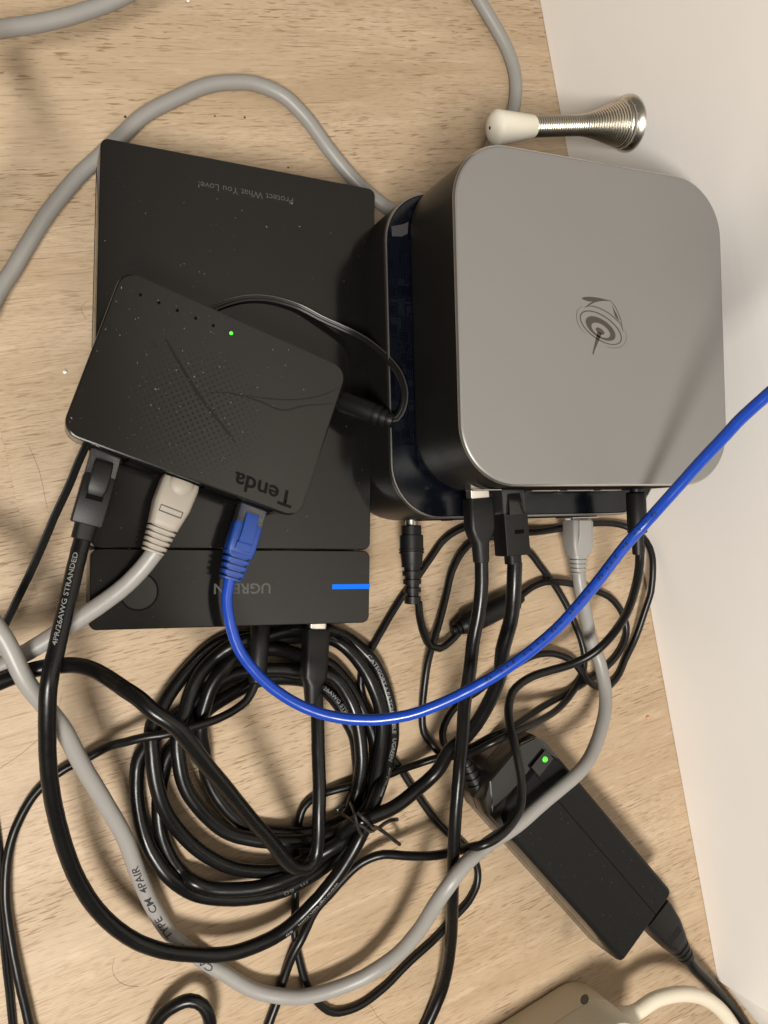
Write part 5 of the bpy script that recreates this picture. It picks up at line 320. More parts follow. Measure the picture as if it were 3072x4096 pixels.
# ------------------------------------------------------------------ setting: floor planks, skirting, wall
GA = R(4.2)
floor = bpy.data.objects.new('floor', None); C.objects.link(floor); tag(floor, 'pale oak laminate floor under the cables and boxes', None, None, 'structure')
floor.rotation_euler = (0, 0, GA)
def plank(x0, x1, y0, y1, m, dz=0.0):
    bm = bmesh.new(); b = .14
    loft(bm, [[(x, y, z) for x, y in ((x0+i*.25, y0+i), (x1-i*.25, y0+i), (x1-i*.25, y1-i), (x0+i*.25, y1-i))] for z, i in ((-8, 0.03), (dz-b*.6, 0.03), (dz, b*.5))])
    return obj('plank', bm, m, floor, smooth=False)
Y0 = -33.0
plank(-1290, 1.5, Y0, Y0 + 330, M['wood_b']); plank(1.5, 1300, Y0, Y0 + 330, M['wood_a'])
plank(-900, 600, Y0 - 330, Y0, M['wood_c']); plank(600, 1500, Y0 - 330, Y0, M['wood_b'])
plank(-1200, 200, Y0 + 330, Y0 + 660, M['wood_c']); plank(200, 1300, Y0 + 330, Y0 + 660, M['wood_b'])
plank(-1200, 250, Y0 - 660, Y0 - 330, M['wood_a']); plank(250, 1500, Y0 - 660, Y0 - 330, M['wood_b'])
plank(-1000, 1300, Y0 - 990, Y0 - 660, M['wood_c']); plank(-1000, 1300, Y0 + 660, Y0 + 990, M['wood_a'])
sub = obj('subfloor', slab([(-14, 0), (-8.4, 0)], 3200, 3200, 1, 2), M['dark_bit'], floor, smooth=False)

WD = Vector((.0747, -.9972, 0)); WN = Vector((-.9972, -.0747, 0)); W0 = Vector((314.1, 266.1, 0)); WC = Vector((355.3, -328.6, 0))
def board(a, b, z0, z1, depth, m, name, parent=None, back=None):
    """upright board with its face along a-b, growing away from the room"""
    d = (b - a).normalized(); n = Vector((d.y, -d.x, 0)) if back is None else back
    n = -n if n.dot(WN) > 0 else n
    bm = bmesh.new(); e = 1.2
    prof = [(0, z0), (0, z1 - e*4), (e*1.2, z1 - e), (e*3, z1), (depth, z1), (depth, z0)]
    loft(bm, [[tuple(p + n * u + Vector((0, 0, z))) for u, z in prof] for p in (a, b)])
    return obj(name, bm, m, parent, smooth=False)
TOP = W0 - WD * 900
skirt = thing('skirting_board', 'white painted skirting board along the floor, holding the spring doorstop', 'skirting board')
skirt['kind'] = 'structure'
board(TOP, WC, 0.4, 168, 18, M['paint'], 'board', skirt)
RD = Vector((24.4, -37.2, 0)).normalized(); RN = Vector((RD.y, -RD.x, 0))
CE = WC + RD * 260
board(WC + WN * -.3, CE, 7.5, 168, 18, M['paint'], 'return_board', skirt, Vector((.836, .548, 0)))
board(WC + Vector((.836, .548, 0)) * 2.5, CE + Vector((.836, .548, 0)) * 2.5, 0.3, 7.2, 12, M['beige_strip'], 'base_strip', skirt, Vector((.836, .548, 0)))  # beige strip set back in the gap below the return board
bm = bmesh.new(); bmesh.ops.create_icosphere(bm, subdivisions=2, radius=1.5*MM); bmesh.ops.scale(bm, vec=(.25, 1, 1.2), verts=bm.verts)
o = obj('paint_chip', bm, M['white_bit'], skirt); o.location = Vector((351.4, -232.6, 29)) * MM
wall = thing('wall', 'white painted wall above the skirting board', 'wall'); wall['kind'] = 'structure'
board(TOP + Vector((9, 0.7, 0)), WC + Vector((9, .7, 0)), 168.5, 2300, 60, M['wall'], 'plaster', wall)

ceil_ = obj('ceiling', slab([(2400, 0), (2450, 0)], 4400, 4400, 1, 2, -1200, -600), M['ceiling'], None, smooth=False)
tag(ceil_, 'white ceiling above the floor, out of the picture', None, None, 'structure')

# ------------------------------------------------------------------ hard drive enclosure
DR = R(-8.951)
dock = thing('hard_drive_enclosure', 'large flat black drive enclosure with blue light bar, lying under the network switch', 'drive enclosure', (97.9, 48.9, 0), DR)
obj('body', slab([(1.5, 1.6), (2.3, 1.0), (17.6, 1.0), (17.6, 2.2)], 124.7, 206, 3.6), M['dock_side'], dock)
SEAM = -69.05
y1 = 103.0
obj('cover', slab([(17.9, .3), (18.2, .0), (35.5, .0), (35.85, .12), (36, .4)], 124.7, y1 - SEAM - .22, 3.4, 8, 0, (y1 + SEAM + .22) / 2), M['dock'], dock)
obj('front_cover', slab([(17.9, .3), (18.2, .0), (35.5, .0), (35.85, .12), (36, .4)], 124.7, 103 + SEAM - .22, 3.4, 8, 0, (-103 + SEAM - .22) / 2), M['dock'], dock)
bt = obj('power_button', lathe([(0, .01), (0, 7.3), (-.5, 7.6), (-2.0, 7.6)], 40), M['button'], dock); bt.location = (-.0426, -.0872, .0363); bt.rotation_euler = (PI/2, 0, 0)
bm = bmesh.new(); band([(8.15*math.cos(2*PI*k/40), 8.15*math.sin(2*PI*k/40)) for k in range(40)], [(7.55*math.cos(2*PI*k/40), 7.55*math.sin(2*PI*k/40)) for k in range(40)], 36.06, bm)
o = obj('button_groove', bm, M['hole'], dock); o.location = (-.0426, -.0872, 0)
bm = bmesh.new()
def stroke(pts, wd, z, bm, t0=1.0, t1=1.0):
    P = [Vector((x, y, 0)) for x, y in pts]; P = spline(P, 6) if len(P) > 2 else P; T = frames(P); A = []; B = []
    for i, p in enumerate(P):
        f = i / (len(P) - 1); k = wd / 2 * min(1, .35 + 2.6 * min(f if t0 < 1 else 1, (1 - f) if t1 < 1 else 1)); n = Vector((-T[i].y, T[i].x, 0)) * k
        A.append(bm.verts.new((p + n + Vector((0, 0, z))) * MM)); B.append(bm.verts.new((p - n + Vector((0, 0, z))) * MM))
    for i in range(len(P) - 1): bm.faces.new((A[i], A[i+1], B[i+1], B[i]))
stroke([(3.0*math.cos(R(a)), 3.0*math.sin(R(a))) for a in range(-60, 241, 20)], .45, 0, bm); stroke([(0, -1.2), (0, -3.6)], .45, 0, bm)
o = obj('power_symbol', bm, M['print_dim'], bt); o.location = (0, -.00004, 0); o.rotation_euler = (-PI/2, 0, 0)
flat_text('lettering', 'UGREEN', 25.4, M['print_grey'], dock, (1.75, -86.4, 36.05), PI, .16, height=4.7)
flat_text('lettering', 'Protect What You Love!', 43.2, M['print_grey'], dock, (.2, 90.3, 36.05), PI)
obj('light_bar', box(43.7, 62.55, -87.15, -84.85, 35.0, 36.12, .15), M['led_blue'], dock)
obj('rear_edge_line', box(-62.42, -61.9, -60, 98, 15.2, 17.7, .1), M['hole'], dock)

# ------------------------------------------------------------------ network switch on the enclosure
SW = R(-27.03)
sw = thing('network_switch', 'small black network switch with a green light, sitting askew on the flat enclosure', 'network switch', (79.1, 44.5, 36.0), SW)
obj('body', slab([(3.4, 2.4), (4.2, .8), (6, .5), (22.6, .5)], 100.2, 69.6, 7.5), M['switch_side'], sw)
obj('lid', slab([(22.8, .4), (23.2, 0), (25.2, 0), (25.85, .25), (26, .8)], 100.2, 69.6, 7.0), M['switch'], sw)
for fx, fy in ((-38, -25), (38, -25), (-38, 25), (38, 25)):
    f = obj('rubber_foot', slab([(0.1, .4), (.5, 0), (3.5, 0)], 9, 9, 4.4), M['rubber'], sw); f.location = (fx*MM, fy*MM, 0)
for k, x in enumerate((-40.5, -33, -25.4, -17.7, -10.2, -2.4)):
    g = k == 5
    o = obj('indicator_light', lathe([(0, .01), (0, .72 if g else .66), (-.5, .7)], 14), M['led_green'] if g else M['hole'], sw)
    o.location = (x*MM, (27.4 + .12*k)*MM, (26.08)*MM); o.rotation_euler = (PI/2, 0, 0)
    o['label'] = 'lit green indicator' if g else 'unlit dark indicator'
flat_text('lettering', 'Tenda', 27.2, M['emboss'], sw, (31.7, -28.2, 26.05), PI, .22, -.12, height=6.9)
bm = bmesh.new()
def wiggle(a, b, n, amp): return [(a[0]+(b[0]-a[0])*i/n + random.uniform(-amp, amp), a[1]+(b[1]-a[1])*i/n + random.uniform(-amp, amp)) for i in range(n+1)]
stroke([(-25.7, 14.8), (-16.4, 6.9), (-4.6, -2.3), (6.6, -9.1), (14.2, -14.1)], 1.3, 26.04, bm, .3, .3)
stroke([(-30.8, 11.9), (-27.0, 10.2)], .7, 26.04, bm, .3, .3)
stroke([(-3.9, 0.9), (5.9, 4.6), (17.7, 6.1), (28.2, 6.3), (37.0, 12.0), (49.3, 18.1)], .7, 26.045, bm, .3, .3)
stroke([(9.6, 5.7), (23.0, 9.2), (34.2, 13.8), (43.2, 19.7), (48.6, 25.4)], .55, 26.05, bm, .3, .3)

obj('lid_streak', bm, M['dark_streak'], sw, smooth=False)  # dark tapered strips laid just above the lid
# port openings along the cable side
for px in (-39.5, -31.4, -15.5, .4, 16.3, 32.3):
    if px == -39.5: continue
    o = obj('network_port', box(px-7.2, px+7.2, -35.3, -34.0, 6.3, 21.2, .2), M['hole'], sw)

# ------------------------------------------------------------------ two mini computers
LR = R(-6.55)
low = thing('mini_computer', 'lower mini computer with glossy navy face and silver rim, under the grey one', 'mini computer', (234.3, 50.6, 0), LR)
obj('body', slab([(2.5, 3.5), (3.2, 2.2), (6, .6), (12, 0), (57.6, 0), (58.4, .25)], 150, 150, 25, 14), M['alu_side'], low)
bm = bmesh.new(); o_ = ring_rr(149.8, 149.8, 25, 14); i_ = ring_rr(147.9, 147.9, 24.0, 14)
loft(bm, [[(x, y, 58.2) for x, y in o_], [(x, y, 59.4) for x, y in o_], [(x, y, 60.0) for x, y in ring_rr(149.2, 149.2, 24.7, 14)], [(x, y, 60.0) for x, y in i_], [(x, y, 59.3) for x, y in ring_rr(147.6, 147.6, 23.8, 14)]], True, False)
obj('rim', bm, M['rim'], low)
bm = bmesh.new(); loft(bm, [[(x, y, 59.35) for x, y in ring_rr(147.7, 147.7, 23.9, 14)], [(x, y, 59.75) for x, y in ring_rr(147.0, 147.0, 23.5, 14)]], False, True)
obj('glossy_face', bm, M['navy'], low)
o = obj('peeled_film', poly([(-71.5, 57.0), (-66, 58.5), (-63.0, 60.0), (-63.5, 54.6), (-66.5, 53.0), (-71.3, 52.5)], 59.8, 59.9), M['film'], low, smooth=False)
# rear panel: strip of ports facing the cables
obj('port_panel', box(-47, 49, -75.5, -74.6, 12, 44, .2), M['hole'], low)
for x0, x1, z0, z1 in ((-28, -14, 16, 30), (-10, 4, 16, 30), (8, 22, 16, 30), (44.7, 61.6, 13, 29)):
    obj('port_shell', box(x0, x1, -76.0, -75.4, z0, z1, .2), M['port'], low)
up = thing('mini_computer', 'grey square mini computer with a dark spinning top logo, on top of the navy one', 'mini computer', (241.7, 58.3, 59.6), LR)
obj('body', slab([(1.6, 3.0), (2.4, 1.6), (5, .2), (8, 0), (44.6, 0), (45.2, 0.05)], 142, 142, 26, 16), M['alu_side'], up)
bm = bmesh.new(); lv = [(45.25, .02), (45.55, .12), (46.1, .75)]
loft(bm, [[(x, y, z) for x, y in ring_rr(142 - 2*i, 142 - 2*i, 26 - i, 16)] for z, i in lv], True, False)
obj('edge_bevel', bm, M['alu_edge'], up)
bm = bmesh.new(); lv = [(46.1, .75), (46.4, 1.15), (46.5, 1.7)]
loft(bm, [[(x, y, z) for x, y in ring_rr(142 - 2*i, 142 - 2*i, 26 - i, 16)] for z, i in lv], True, True)
obj('top_plate', bm, M['alu'], up)
for x, y in ((-52, -52), (52, -52), (-52, 52), (52, 52)):
    f = obj('rubber_foot', slab([(0, .4), (.4, 0), (2.2, 0)], 12, 12, 6), M['rubber'], up); f.location = (x*MM, y*MM, 0)
bm = bmesh.new()
for s in LOGO_POLY: bm.faces.new([bm.verts.new(Vector((x, y, 46.56)) * MM) for x, y in P2(s)])
for a, b in LOGO_RING: band(P2(a), P2(b), 46.56, bm)
for s, wd in LOGO_STROKE: stroke(P2(s), wd, 46.56, bm, .3, .3)
bmesh.ops.triangulate(bm, faces=bm.faces)
bmesh.ops.recalc_face_normals(bm, faces=bm.faces)
for f in bm.faces:
    if f.normal.z < 0: f.normal_flip()
obj('logo', bm, M['logo'], up, smooth=False)
obj('port_panel', box(-45, 45, -71.45, -70.6, 9, 38, .2), M['hole'], up)
for x0, x1, z0, z1 in ((-20, -5, 12, 20), (-1, 14, 12, 20), (-58, -44, 26, 33), (18, 30, 12, 20)):
    obj('port_shell', box(x0, x1, -71.95, -71.4, z0, z1, .2), M['port'], up)

# ------------------------------------------------------------------ connectors (local: mouth at y = 0, cable leaves along +y, z up)
def place(o, x, y, z, rz, rx=0.0):
    o.location = Vector((x, y, z)) * MM; o.rotation_euler = (rx, 0, rz); return o
def part_from(parent, name, bm, m, loc, rz, rx=0.0, smooth=True):
    return place(obj(name, bm, m, parent, smooth), *loc, rz, rx)
def boot_ribs(y0, y1, w0, w1, h0, h1, n, depth, rad):
    secs = []
    for k in range(n):
        a = y0 + (y1-y0)*k/n; b = a + (y1-y0)/n
        for y, d in ((a, 0), (a + (b-a)*.56, 0), (a + (b-a)*.58, depth), (b - .02, depth)):
            t = (y-y0)/(y1-y0); wd = w0 + (w1-w0)*t - 2*d; h = h0 + (h1-h0)*t - 2*d; secs.append((y, wd, h, min(rad, h*.4)))
    secs.append((y1, w1, h1, rad)); secs.append((y1+.8, w1-.6, h1-.6, rad)); return secs
def world_dir(local_rz, x, y): return local_rz

# --- blue patch cable
def cable(name, label, key, m, n=12, group=None):
    r, s = CABLE[key]; P = P3(s)
    t = thing(name, label, 'cable', (0, 0, 0), 0, group)
    obj('jacket', tube(P, r, max(n, 18 if r > 2.3 else 12)), m, t)
    return t, P, r
def local_xy(th, rz, lx, ly):
    c, s = math.cos(rz), math.sin(rz); return th[0] + c*lx - s*ly, th[1] + s*lx + c*ly
SC = (79.1, 44.5)
t, P, r = cable('network_cable', 'bright blue network cable looping from the switch across the grey computer', 'blue', M['blue'], 14)
x, y = local_xy(SC, SW, 32.3, -34.4); rz = SW + PI + R(2)
bt = part_from(t, 'connector', yloft([(-7, 11.6, 8, .6), (12.5, 11.6, 8, .6)]), M['clear'], (x, y, 49.6), rz)
obj('contacts', yloft([(-6, 9.5, 3, .3, -1.5), (9, 9.5, 3, .3, -1.5)]), M['blueboot'], bt)
bo = part_from(t, 'boot', yloft([(6.5, 10.6, 6.6, .8), (9.5, 12.3, 9.0, 1.2), (20, 12.2, 9.4, 1.4), (21, 11.6, 9.0, 1.4)] + boot_ribs(21.2, 32.2, 12.2, 9.6, 9.2, 8.6, 4, 1.0, 2.2)), M['blueboot'], (x, y, 49.6), rz)
la = obj('latch_tab', yloft([(4.0, 5.6, 1.0, .3, 5.0), (12, 5.8, 1.6, .3, 6.6), (16.5, 6.2, 1.4, .3, 6.8), (17, 5.8, 1.0, .3, 6.6)]), M['blueboot'], bo)
obj('latch_stop', box(-3.4, 3.4, 16.8, 20.2, 4.5, 6.2, .3), M['blueboot'], bo)
cable_text(P, r, 'IJ LTI  IL JTI IJ  TLI JI  LIJ TI LI  JTL IJ', 252, 149, M['blue_print'], t, -.65, 1.7)

# --- grey cable with beige boot in the switch and pale boot in the lower computer
t, P, r = cable('network_cable', 'long grey network cable with beige plug in the switch, printed 4PAIR, crossing the power brick', 'grey', M['grey'], 14)
x, y = local_xy(SC, SW, .4, -34.4); rz = SW + PI - R(2)
part_from(t, 'connector', yloft([(-7, 11.6, 8, .6), (6, 11.6, 8, .6)]), M['clear'], (x, y, 49.2), rz)
bm = yloft([(.6, 14.6, 10.5, 1.6), (3, 15.4, 12.0, 2.2), (12, 15.0, 12.4, 2.4), (19.2, 12.6, 11.0, 2.6), (19.8, 12.4, 10.8, 2.6)] + boot_ribs(20, 31.5, 12.4, 9.2, 10.6, 9, 5, .8, 2.6))
bo = part_from(t, 'boot', bm, M['beige'], (x, y, 49.2), rz); bo['label'] = 'beige boot'
bm = bmesh.new(); bmesh.ops.create_uvsphere(bm, u_segments=20, v_segments=12, radius=5.2*MM); bmesh.ops.scale(bm, vec=(1, 1, .42), verts=bm.verts); bmesh.ops.translate(bm, vec=(0, 2.6*MM, 5.3*MM), verts=bm.verts)
bmesh.ops.bisect_plane(bm, geom=bm.verts[:] + bm.edges[:] + bm.faces[:], plane_co=(0, 0.0008, 0), plane_no=(0, -1, 0), clear_outer=True)
obj('thumb_dome', bm, M['beige'], bo)
bm = bmesh.new(); band([(x_, y_ + 14.2) for x_, y_ in ring_rr(9.6, 2.8, .2, 2)], [(x_, y_ + 14.2) for x_, y_ in ring_rr(8.9, 2.1, .2, 2)], 6.06, bm)
lp = obj('label_recess', bm, M['print_grey'], bo, smooth=False); lp.rotation_euler = (-R(2.6), 0, 0); lp.location = (0, .0, .0009)
LC = (234.3, 50.6)
x, y = local_xy(LC, LR, 53.3, -76.2); rz = LR + PI + R(-1.5)
part_from(t, 'connector', yloft([(-6, 11.6, 8, .6), (4, 11.6, 8, .6)]), M['clear'], (x, y, 21.5), rz)
obj_b = part_from(t, 'boot', yloft([(1, 12.6, 10, 1.2), (2, 13.2, 11.4, 1.5), (15, 13.2, 11.4, 1.5), (19.5, 10.6, 9.6, 2.2), (20, 10.4, 9.4, 2.2)] + boot_ribs(20.2, 29.6, 10.4, 7.8, 9.2, 7.8, 4, .7, 3)), M['greyplug'], (x, y, 21.5), rz)
obj_b['label'] = 'pale grey boot'
obj('latch_hood', yloft([(1.2, 7.4, 2.2, .6, 5.7), (9, 8.2, 2.6, .8, 6.0), (14.5, 8.4, 1.2, .5, 5.5)]), M['greyplug'], obj_b)
cable_text(P, r, 'CA  UTP   TYPE  CM  4PAIR', 402, 331, M['black_print'], t, .12, 3.3)

# --- black patch cable, coiled
t, P, r = cable('network_cable', 'thick black network cable coiled in rings with white print, held by a twist tie', 'patch', M['cable'], 12)
x, y = local_xy(SC, SW, -31.2, -34.4); rz = SW + PI + R(4.6)
cn = part_from(t, 'connector', yloft([(-7, 11.8, 8, .6), (15, 11.8, 8, .6)]), M['clear'], (x, y, 49.4), rz)
obj('contacts', yloft([(-6, 9.6, 3.2, .3, -1), (10, 9.6, 3.2, .3, -1)]), M['rubber'], cn)
bo = part_from(t, 'boot', yloft([(8.5, 10.0, 6.4, .8), (11, 12.2, 9.2, .7), (29.5, 12.2, 9.4, .7), (30, 11.6, 8.9, .9), (30.2, 8.6, 8.0, 2.6), (36, 8.4, 7.8, 2.8), (36.3, 7.4, 7.2, 2.8)]), M['rubber'], (x, y, 49.4), rz)
obj('latch_tab', yloft([(4.0, 6.8, .8, .5, 4.8), (6.5, 7.6, 2.6, .9, 5.4), (15.5, 7.8, 3.2, .9, 5.4), (18.2, 6.2, 1.4, .6, 4.8)]), M['rubber'], bo)
obj('latch_slot', box(-3.3, 3.3, 18.0, 20.2, 4.1, 4.78, .1), M['hole'], bo)
UC = (241.7, 58.3)
x, y = local_xy(UC, LR, -32.9, -71.6); rz = LR + PI + R(3.0)
cn = part_from(t, 'connector', yloft([(-5, 11.8, 8.4, .5), (12, 11.8, 8.4, .5)]), M['smoke'], (x, y, 79.5), rz)
obj('contacts', yloft([(-3, 9.6, 3.2, .3, -2), (4, 9.6, 3.2, .3, -2)]), M['copper'], cn)
bo = part_from(t, 'boot', yloft([(10.4, 12.2, 10.6, .5), (28.6, 12.2, 10.8, .5), (29, 11.6, 10.2, .6), (29.1, 6.8, 6.8, 2.2), (32.8, 6.8, 6.8, 2.2)]), M['rubber'], (x, y, 79.5), rz)
obj('latch_slot', box(-3.4, 1.4, 17.6, 19.4, 4.7, 5.46, .1), M['hole'], bo)
obj('latch_tab', yloft([(1.5, 6, .8, .3, 4.6), (8, 7.6, 1.6, .4, 5.2), (10.8, 7.8, 1.8, .4, 5.2)]), M['gloss'], bo)
cable_text(P, r, '4PR/26AWG STRANDED', 46, 9.5, M['white_print'], t, .42, 2.0)
cable_text(P, r, 'CATEGORY 6 PATCH CABLE', 425, 381, M['white_print'], t, -.15, 1.9)
cable_text(P, r, 'UGREEN', 378.5, 366.5, M['white_print'], t, -.1, 2.1)
cable_text(P, r, 'www.ugreen.com', 363, 346, M['white_print'], t, .0, 1.7)
cable_text(P, r, '26AWG STRANDED', 1752, 1722, M['white_print'], t, .1, 2.0)
cable_text(P, r, 'www.ugreen.com   60', 303, 269, M['white_print'], t, .25, 1.9)
cable_text(P, r, 'm  60', 1638, 1626, M['print_grey'], t, .1, 1.9)

# --- twist tie round the coil
tt = thing('twist_tie', 'short black twist tie knotted round the coiled black cable', 'twist tie')
obj('wrap', tube(spline([Vector(q) for q in [(128.3, -149.9, 19.0), (124.7, -148.5, 33.0), (124.3, -152.5, 36.0), (126.1, -158.5, 34.0), (129.9, -163.5, 27.0), (136.6, -168.3, 15.0), (140.2, -168.7, 3.0), (137.7, -162.3, 2.0), (133.2, -155.8, 6.0), (128.3, -149.9, 19.0)]], 5), 0.85, 7), M['tie'], tt)
obj('wrap', tube(spline([Vector(q) for q in [(125.9, -151.5, 17.0), (124.2, -151.6, 15.0), (122.9, -153.2, 14.0), (123.4, -154.5, 16.0), (123.1, -152.8, 27.0), (124.6, -153.6, 35.0), (128.4, -156.9, 36.0), (132.2, -161.0, 31.0), (136.3, -163.7, 25.0)]], 5), 0.8, 7), M['tie'], tt)
obj('knot', tube(spline([Vector(q) for q in [(125.7, -148.8, 35.0), (127.6, -151.6, 37.0), (130.8, -156.1, 36.0), (134.5, -161.0, 29.0), (138.5, -163.1, 24.0)]], 5), 0.8, 7), M['tie'], tt)
obj('tail', tube(spline([Vector(q) for q in [(136.3, -163.1, 24.0), (141.4, -166.1, 18.0), (145.1, -164.8, 18.0), (148.0, -163.9, 19.0), (149.3, -162.2, 24.0)]], 5), 1, 7), M['tie'], tt)
obj('tail', tube(spline([Vector(q) for q in [(136.1, -161.8, 25.0), (141.7, -166.9, 17.0), (146.2, -171.7, 15.0), (150.2, -176.4, 13.0), (154.7, -181.4, 9.0)]], 5), 1, 7), M['tie'], tt)


# --- drive cable (thick) and drive power cable (thin)
t, P, r = cable('drive_cable', 'thick black data cable bent sharply back across the coil from the enclosure', 'usb_c', M['cable'], 14)
x, y = local_xy((97.9, 48.9), DR, 21.3, -103.4); rz = DR + PI + R(-2.5)
x, y = 122.7, -61.8
part_from(t, 'metal_shell', yloft([(-5, 8.4, 6.4, 1.0), (1.6, 8.4, 6.4, 1.0)]), M['steel'], (x, y, 20), rz)
part_from(t, 'plug_housing', yloft([(1.2, 11.2, 9, 1.8), (1.8, 12, 9.8, 2.2), (24, 11.8, 9.6, 2.4), (28, 9.0, 8.6, 3.6), (36, 6.9, 6.9, 3.3), (36.4, 6.6, 6.6, 3.2)]), M['rubber'], (x, y, 20), rz)
t, P, r = cable('power_cable', 'thin black power lead from the enclosure curving down the left edge', 'dc_drive', M['thin'], 10)
x, y = 96.6, -56.3
part_from(t, 'plug', lathe([(-2, 2.8), (0, 2.8), (.1, 4.3), (.6, 4.6), (22, 4.4), (26.5, 3.9), (27.5, 2.6), (27.6, .1)], 22), M['rubber'], (x, y, 18), DR + PI + R(-3))

# --- switch power lead (two-core flat flex)
r, s = CABLE['thin_adapter']; P = P3(s)
t = thing('power_cable', 'thin black twin flex looping from the right side of the switch and under it', 'cable')
bm = tube(P, r*.8, 8, None, (.62, 0)); tube(P, r*.8, 8, bm, (-.62, 0)); obj('jacket', bm, M['thin'], t)
obj('stripe', tube(P, .32, 6, None, (1.2, .72)), M['print_dim'], t)
x, y = 139.4, 40.6
part_from(t, 'plug', lathe([(-3, 2.7), (0, 2.7), (.1, 4.6), (1, 5.0), (16, 4.8), (16.2, 4.2), (17.4, 4.2), (17.5, 4.7), (19.4, 4.5), (19.5, 3.6), (20.6, 3.6), (20.7, 4.2), (22.6, 4.0), (22.7, 3.1), (23.8, 3.1), (23.9, 3.6), (25.6, 3.3), (26, 2.4), (26.1, .1)], 22), M['rubber'], (x, y, 48.5), -2.1719, .55)
r, s = CABLE['thin_edge']; P = P3(s)
t = thing('power_cable', 'dark twin flex on the floor at the far left edge beside a thin black lead', 'cable')
bm = tube(P, r*.8, 8, None, (.62, 0)); tube(P, r*.8, 8, bm, (-.62, 0)); obj('jacket', bm, M['thin'], t)

# --- lead of the power brick: barrel plug in the lower computer, ferrite lump, tangled loops
t, P, r = cable('power_cable', 'tangled thin black lead with a thick ferrite lump, running from power brick to lower computer', 'dc_mini', M['thin'], 10)
x, y = local_xy(LC, LR, -47.9, -76.0); rz = LR + PI + R(-.5)
part_from(t, 'plug_tip', lathe([(-4, 2.9), (2.2, 2.9)], 20), M['steel'], (x, y, 22.5), rz)
part_from(t, 'plug', lathe([(y_, r_*1.12) for y_, r_ in [(1.6, 4.0), (2.0, 4.5), (6.4, 4.5), (6.5, 5.3), (13.2, 5.3), (13.3, 5.7), (14.0, 5.7), (14.1, 5.3), (14.6, 5.3), (14.7, 5.7), (15.6, 5.6), (15.7, 5.1), (20, 4.7)] +
    [q for k in range(4) for q in ((20.1+k*4.2, 4.7-k*.28), (22.4+k*4.2, 4.6-k*.28), (22.5+k*4.2, 3.6-k*.25), (24.2+k*4.2, 3.5-k*.25))] + [(37, 3.8), (40.4, 3.6), (40.8, 2.4), (40.9, .1)]], 24), M['rubber'], (x, y, 22.5), rz)
part_from(t, 'ferrite_lump', lathe([(-6, .1), (-5.9, 2.6), (-5.2, 3.0), (-4.2, 3.0), (-4.1, 2.6), (-3.4, 2.6), (-3.3, 3.6), (-2, 3.7), (-1.9, 3.1), (-1.1, 3.1), (-1, 4.3), (1.5, 5.0), (2.5, 6.2), (4, 6.5), (34.1, 6.5), (35.6, 6.1), (36.5, 4.4), (40.1, 3.4), (40.2, .1)], 26), M['rubber'], (206.7, -79.1, 6.6), -1.3320)
t, P, r = cable('power_cable', 'medium black lead from the grey computer curling over the brick end of the grey cable', 'dc_upper', M['thin'], 12)
x, y = local_xy(UC, LR, 37.6, -71.8); rz = LR + PI + R(4)
part_from(t, 'plug', lathe([(-4, 2.8), (1, 2.8), (1.2, 4.3), (1.8, 4.7), (20.4, 4.7), (20.8, 4.2), (20.9, 3.0), (31, 2.75), (31.3, 2.0), (31.4, .1)], 24), M['rubber'], (x, y, 80.5), rz, -R(4))
t, P, r = cable('usb_cable', 'straight black cable hanging from a wide plug in the grey computer down past the brick', 'usb_a', M['cable'], 14)
x, y = local_xy(UC, LR, -50.0, -71.6); rz = LR + PI + R(3.5)
part_from(t, 'metal_shell', yloft([(-6, 9.2, 4.8, .4), (4.2, 9.2, 4.8, .4)]), M['steel'], (x, y, 82.0), rz, -R(3))
part_from(t, 'plug_housing', yloft([(3.2, 11.4, 7.4, 1.4), (3.8, 12.2, 8.2, 1.8), (16.5, 12.2, 8.2, 1.9), (19.5, 11.0, 8.0, 2.6), (23, 7.6, 7.2, 3.2), (31, 7.0, 6.9, 3.2), (31.4, 6.6, 6.6, 3.1)]), M['rubber'], (x, y, 82.0), rz, -R(3))

# --- other leads
t, P, r = cable('network_cable', 'long grey cable without visible plugs, arching behind the enclosure and past the doorstop', 'grey_back', M['grey'], 14)
t, P, r = cable('power_cable', 'small arch of black cable at the bottom edge, alone on the floor', 'black_loop', M['cable'], 14)

# ------------------------------------------------------------------ power brick
BA = math.atan2(-.827, .562)
# local x = along the brick towards the mains plug, y = across (to the left of travel)
def brick_pt(a, b): return a*.562 + b*.827, a*-.827 + b*.562
cx, cy = brick_pt(306.5, 90.4)
brick = thing('power_brick', 'black power brick with green light, lying diagonally beside the skirting board', 'power adapter', (cx, cy, 0), BA)
bm = bmesh.new()
def brick_ring(z, i, x0=-67, x1=67.5):
    h = 24.1 - i; return [(x1-i, -h+1.5, z), (x1-i-.4, -h+.4, z), (x1-i-1.5, -h, z), (x0+14, -h, z), (x0+6, -h+3, z), (x0+i, -h+12, z), (x0+i, h-10, z), (x0+5, h-2, z), (x0+12, h, z), (x1-i-2.5, h, z), (x1-i-.6, h-.7, z), (x1-i, h-2.5, z)][::-1]
loft(bm, [brick_ring(z, i) for z, i in ((.3, 2.5), (1.5, 1.0), (4, .2), (15.6, 0), (15.8, .4), (16.3, .4), (16.5, 0), (27, .0), (29.5, .6))])
obj('lower_shell', bm, M['brick_side'], brick)
bm = bmesh.new()
loft(bm, [brick_ring(z, i, -53) for z, i in ((29.4, .5), (31.2, 1.6), (32, 2.6))])
obj('top_shell', bm, M['brick'], brick)
obj('end_slope', poly([(-66, -12), (-53.5, -21.5), (-53.5, 21.5), (-62, 20.5), (-66, 12)][::-1], 28.5, 30.2), M['gloss'], brick, smooth=False)
obj('parting_line', box(-50, 66.5, 7.35, 7.75, 31.6, 32.06, .05), M['hole'], brick)
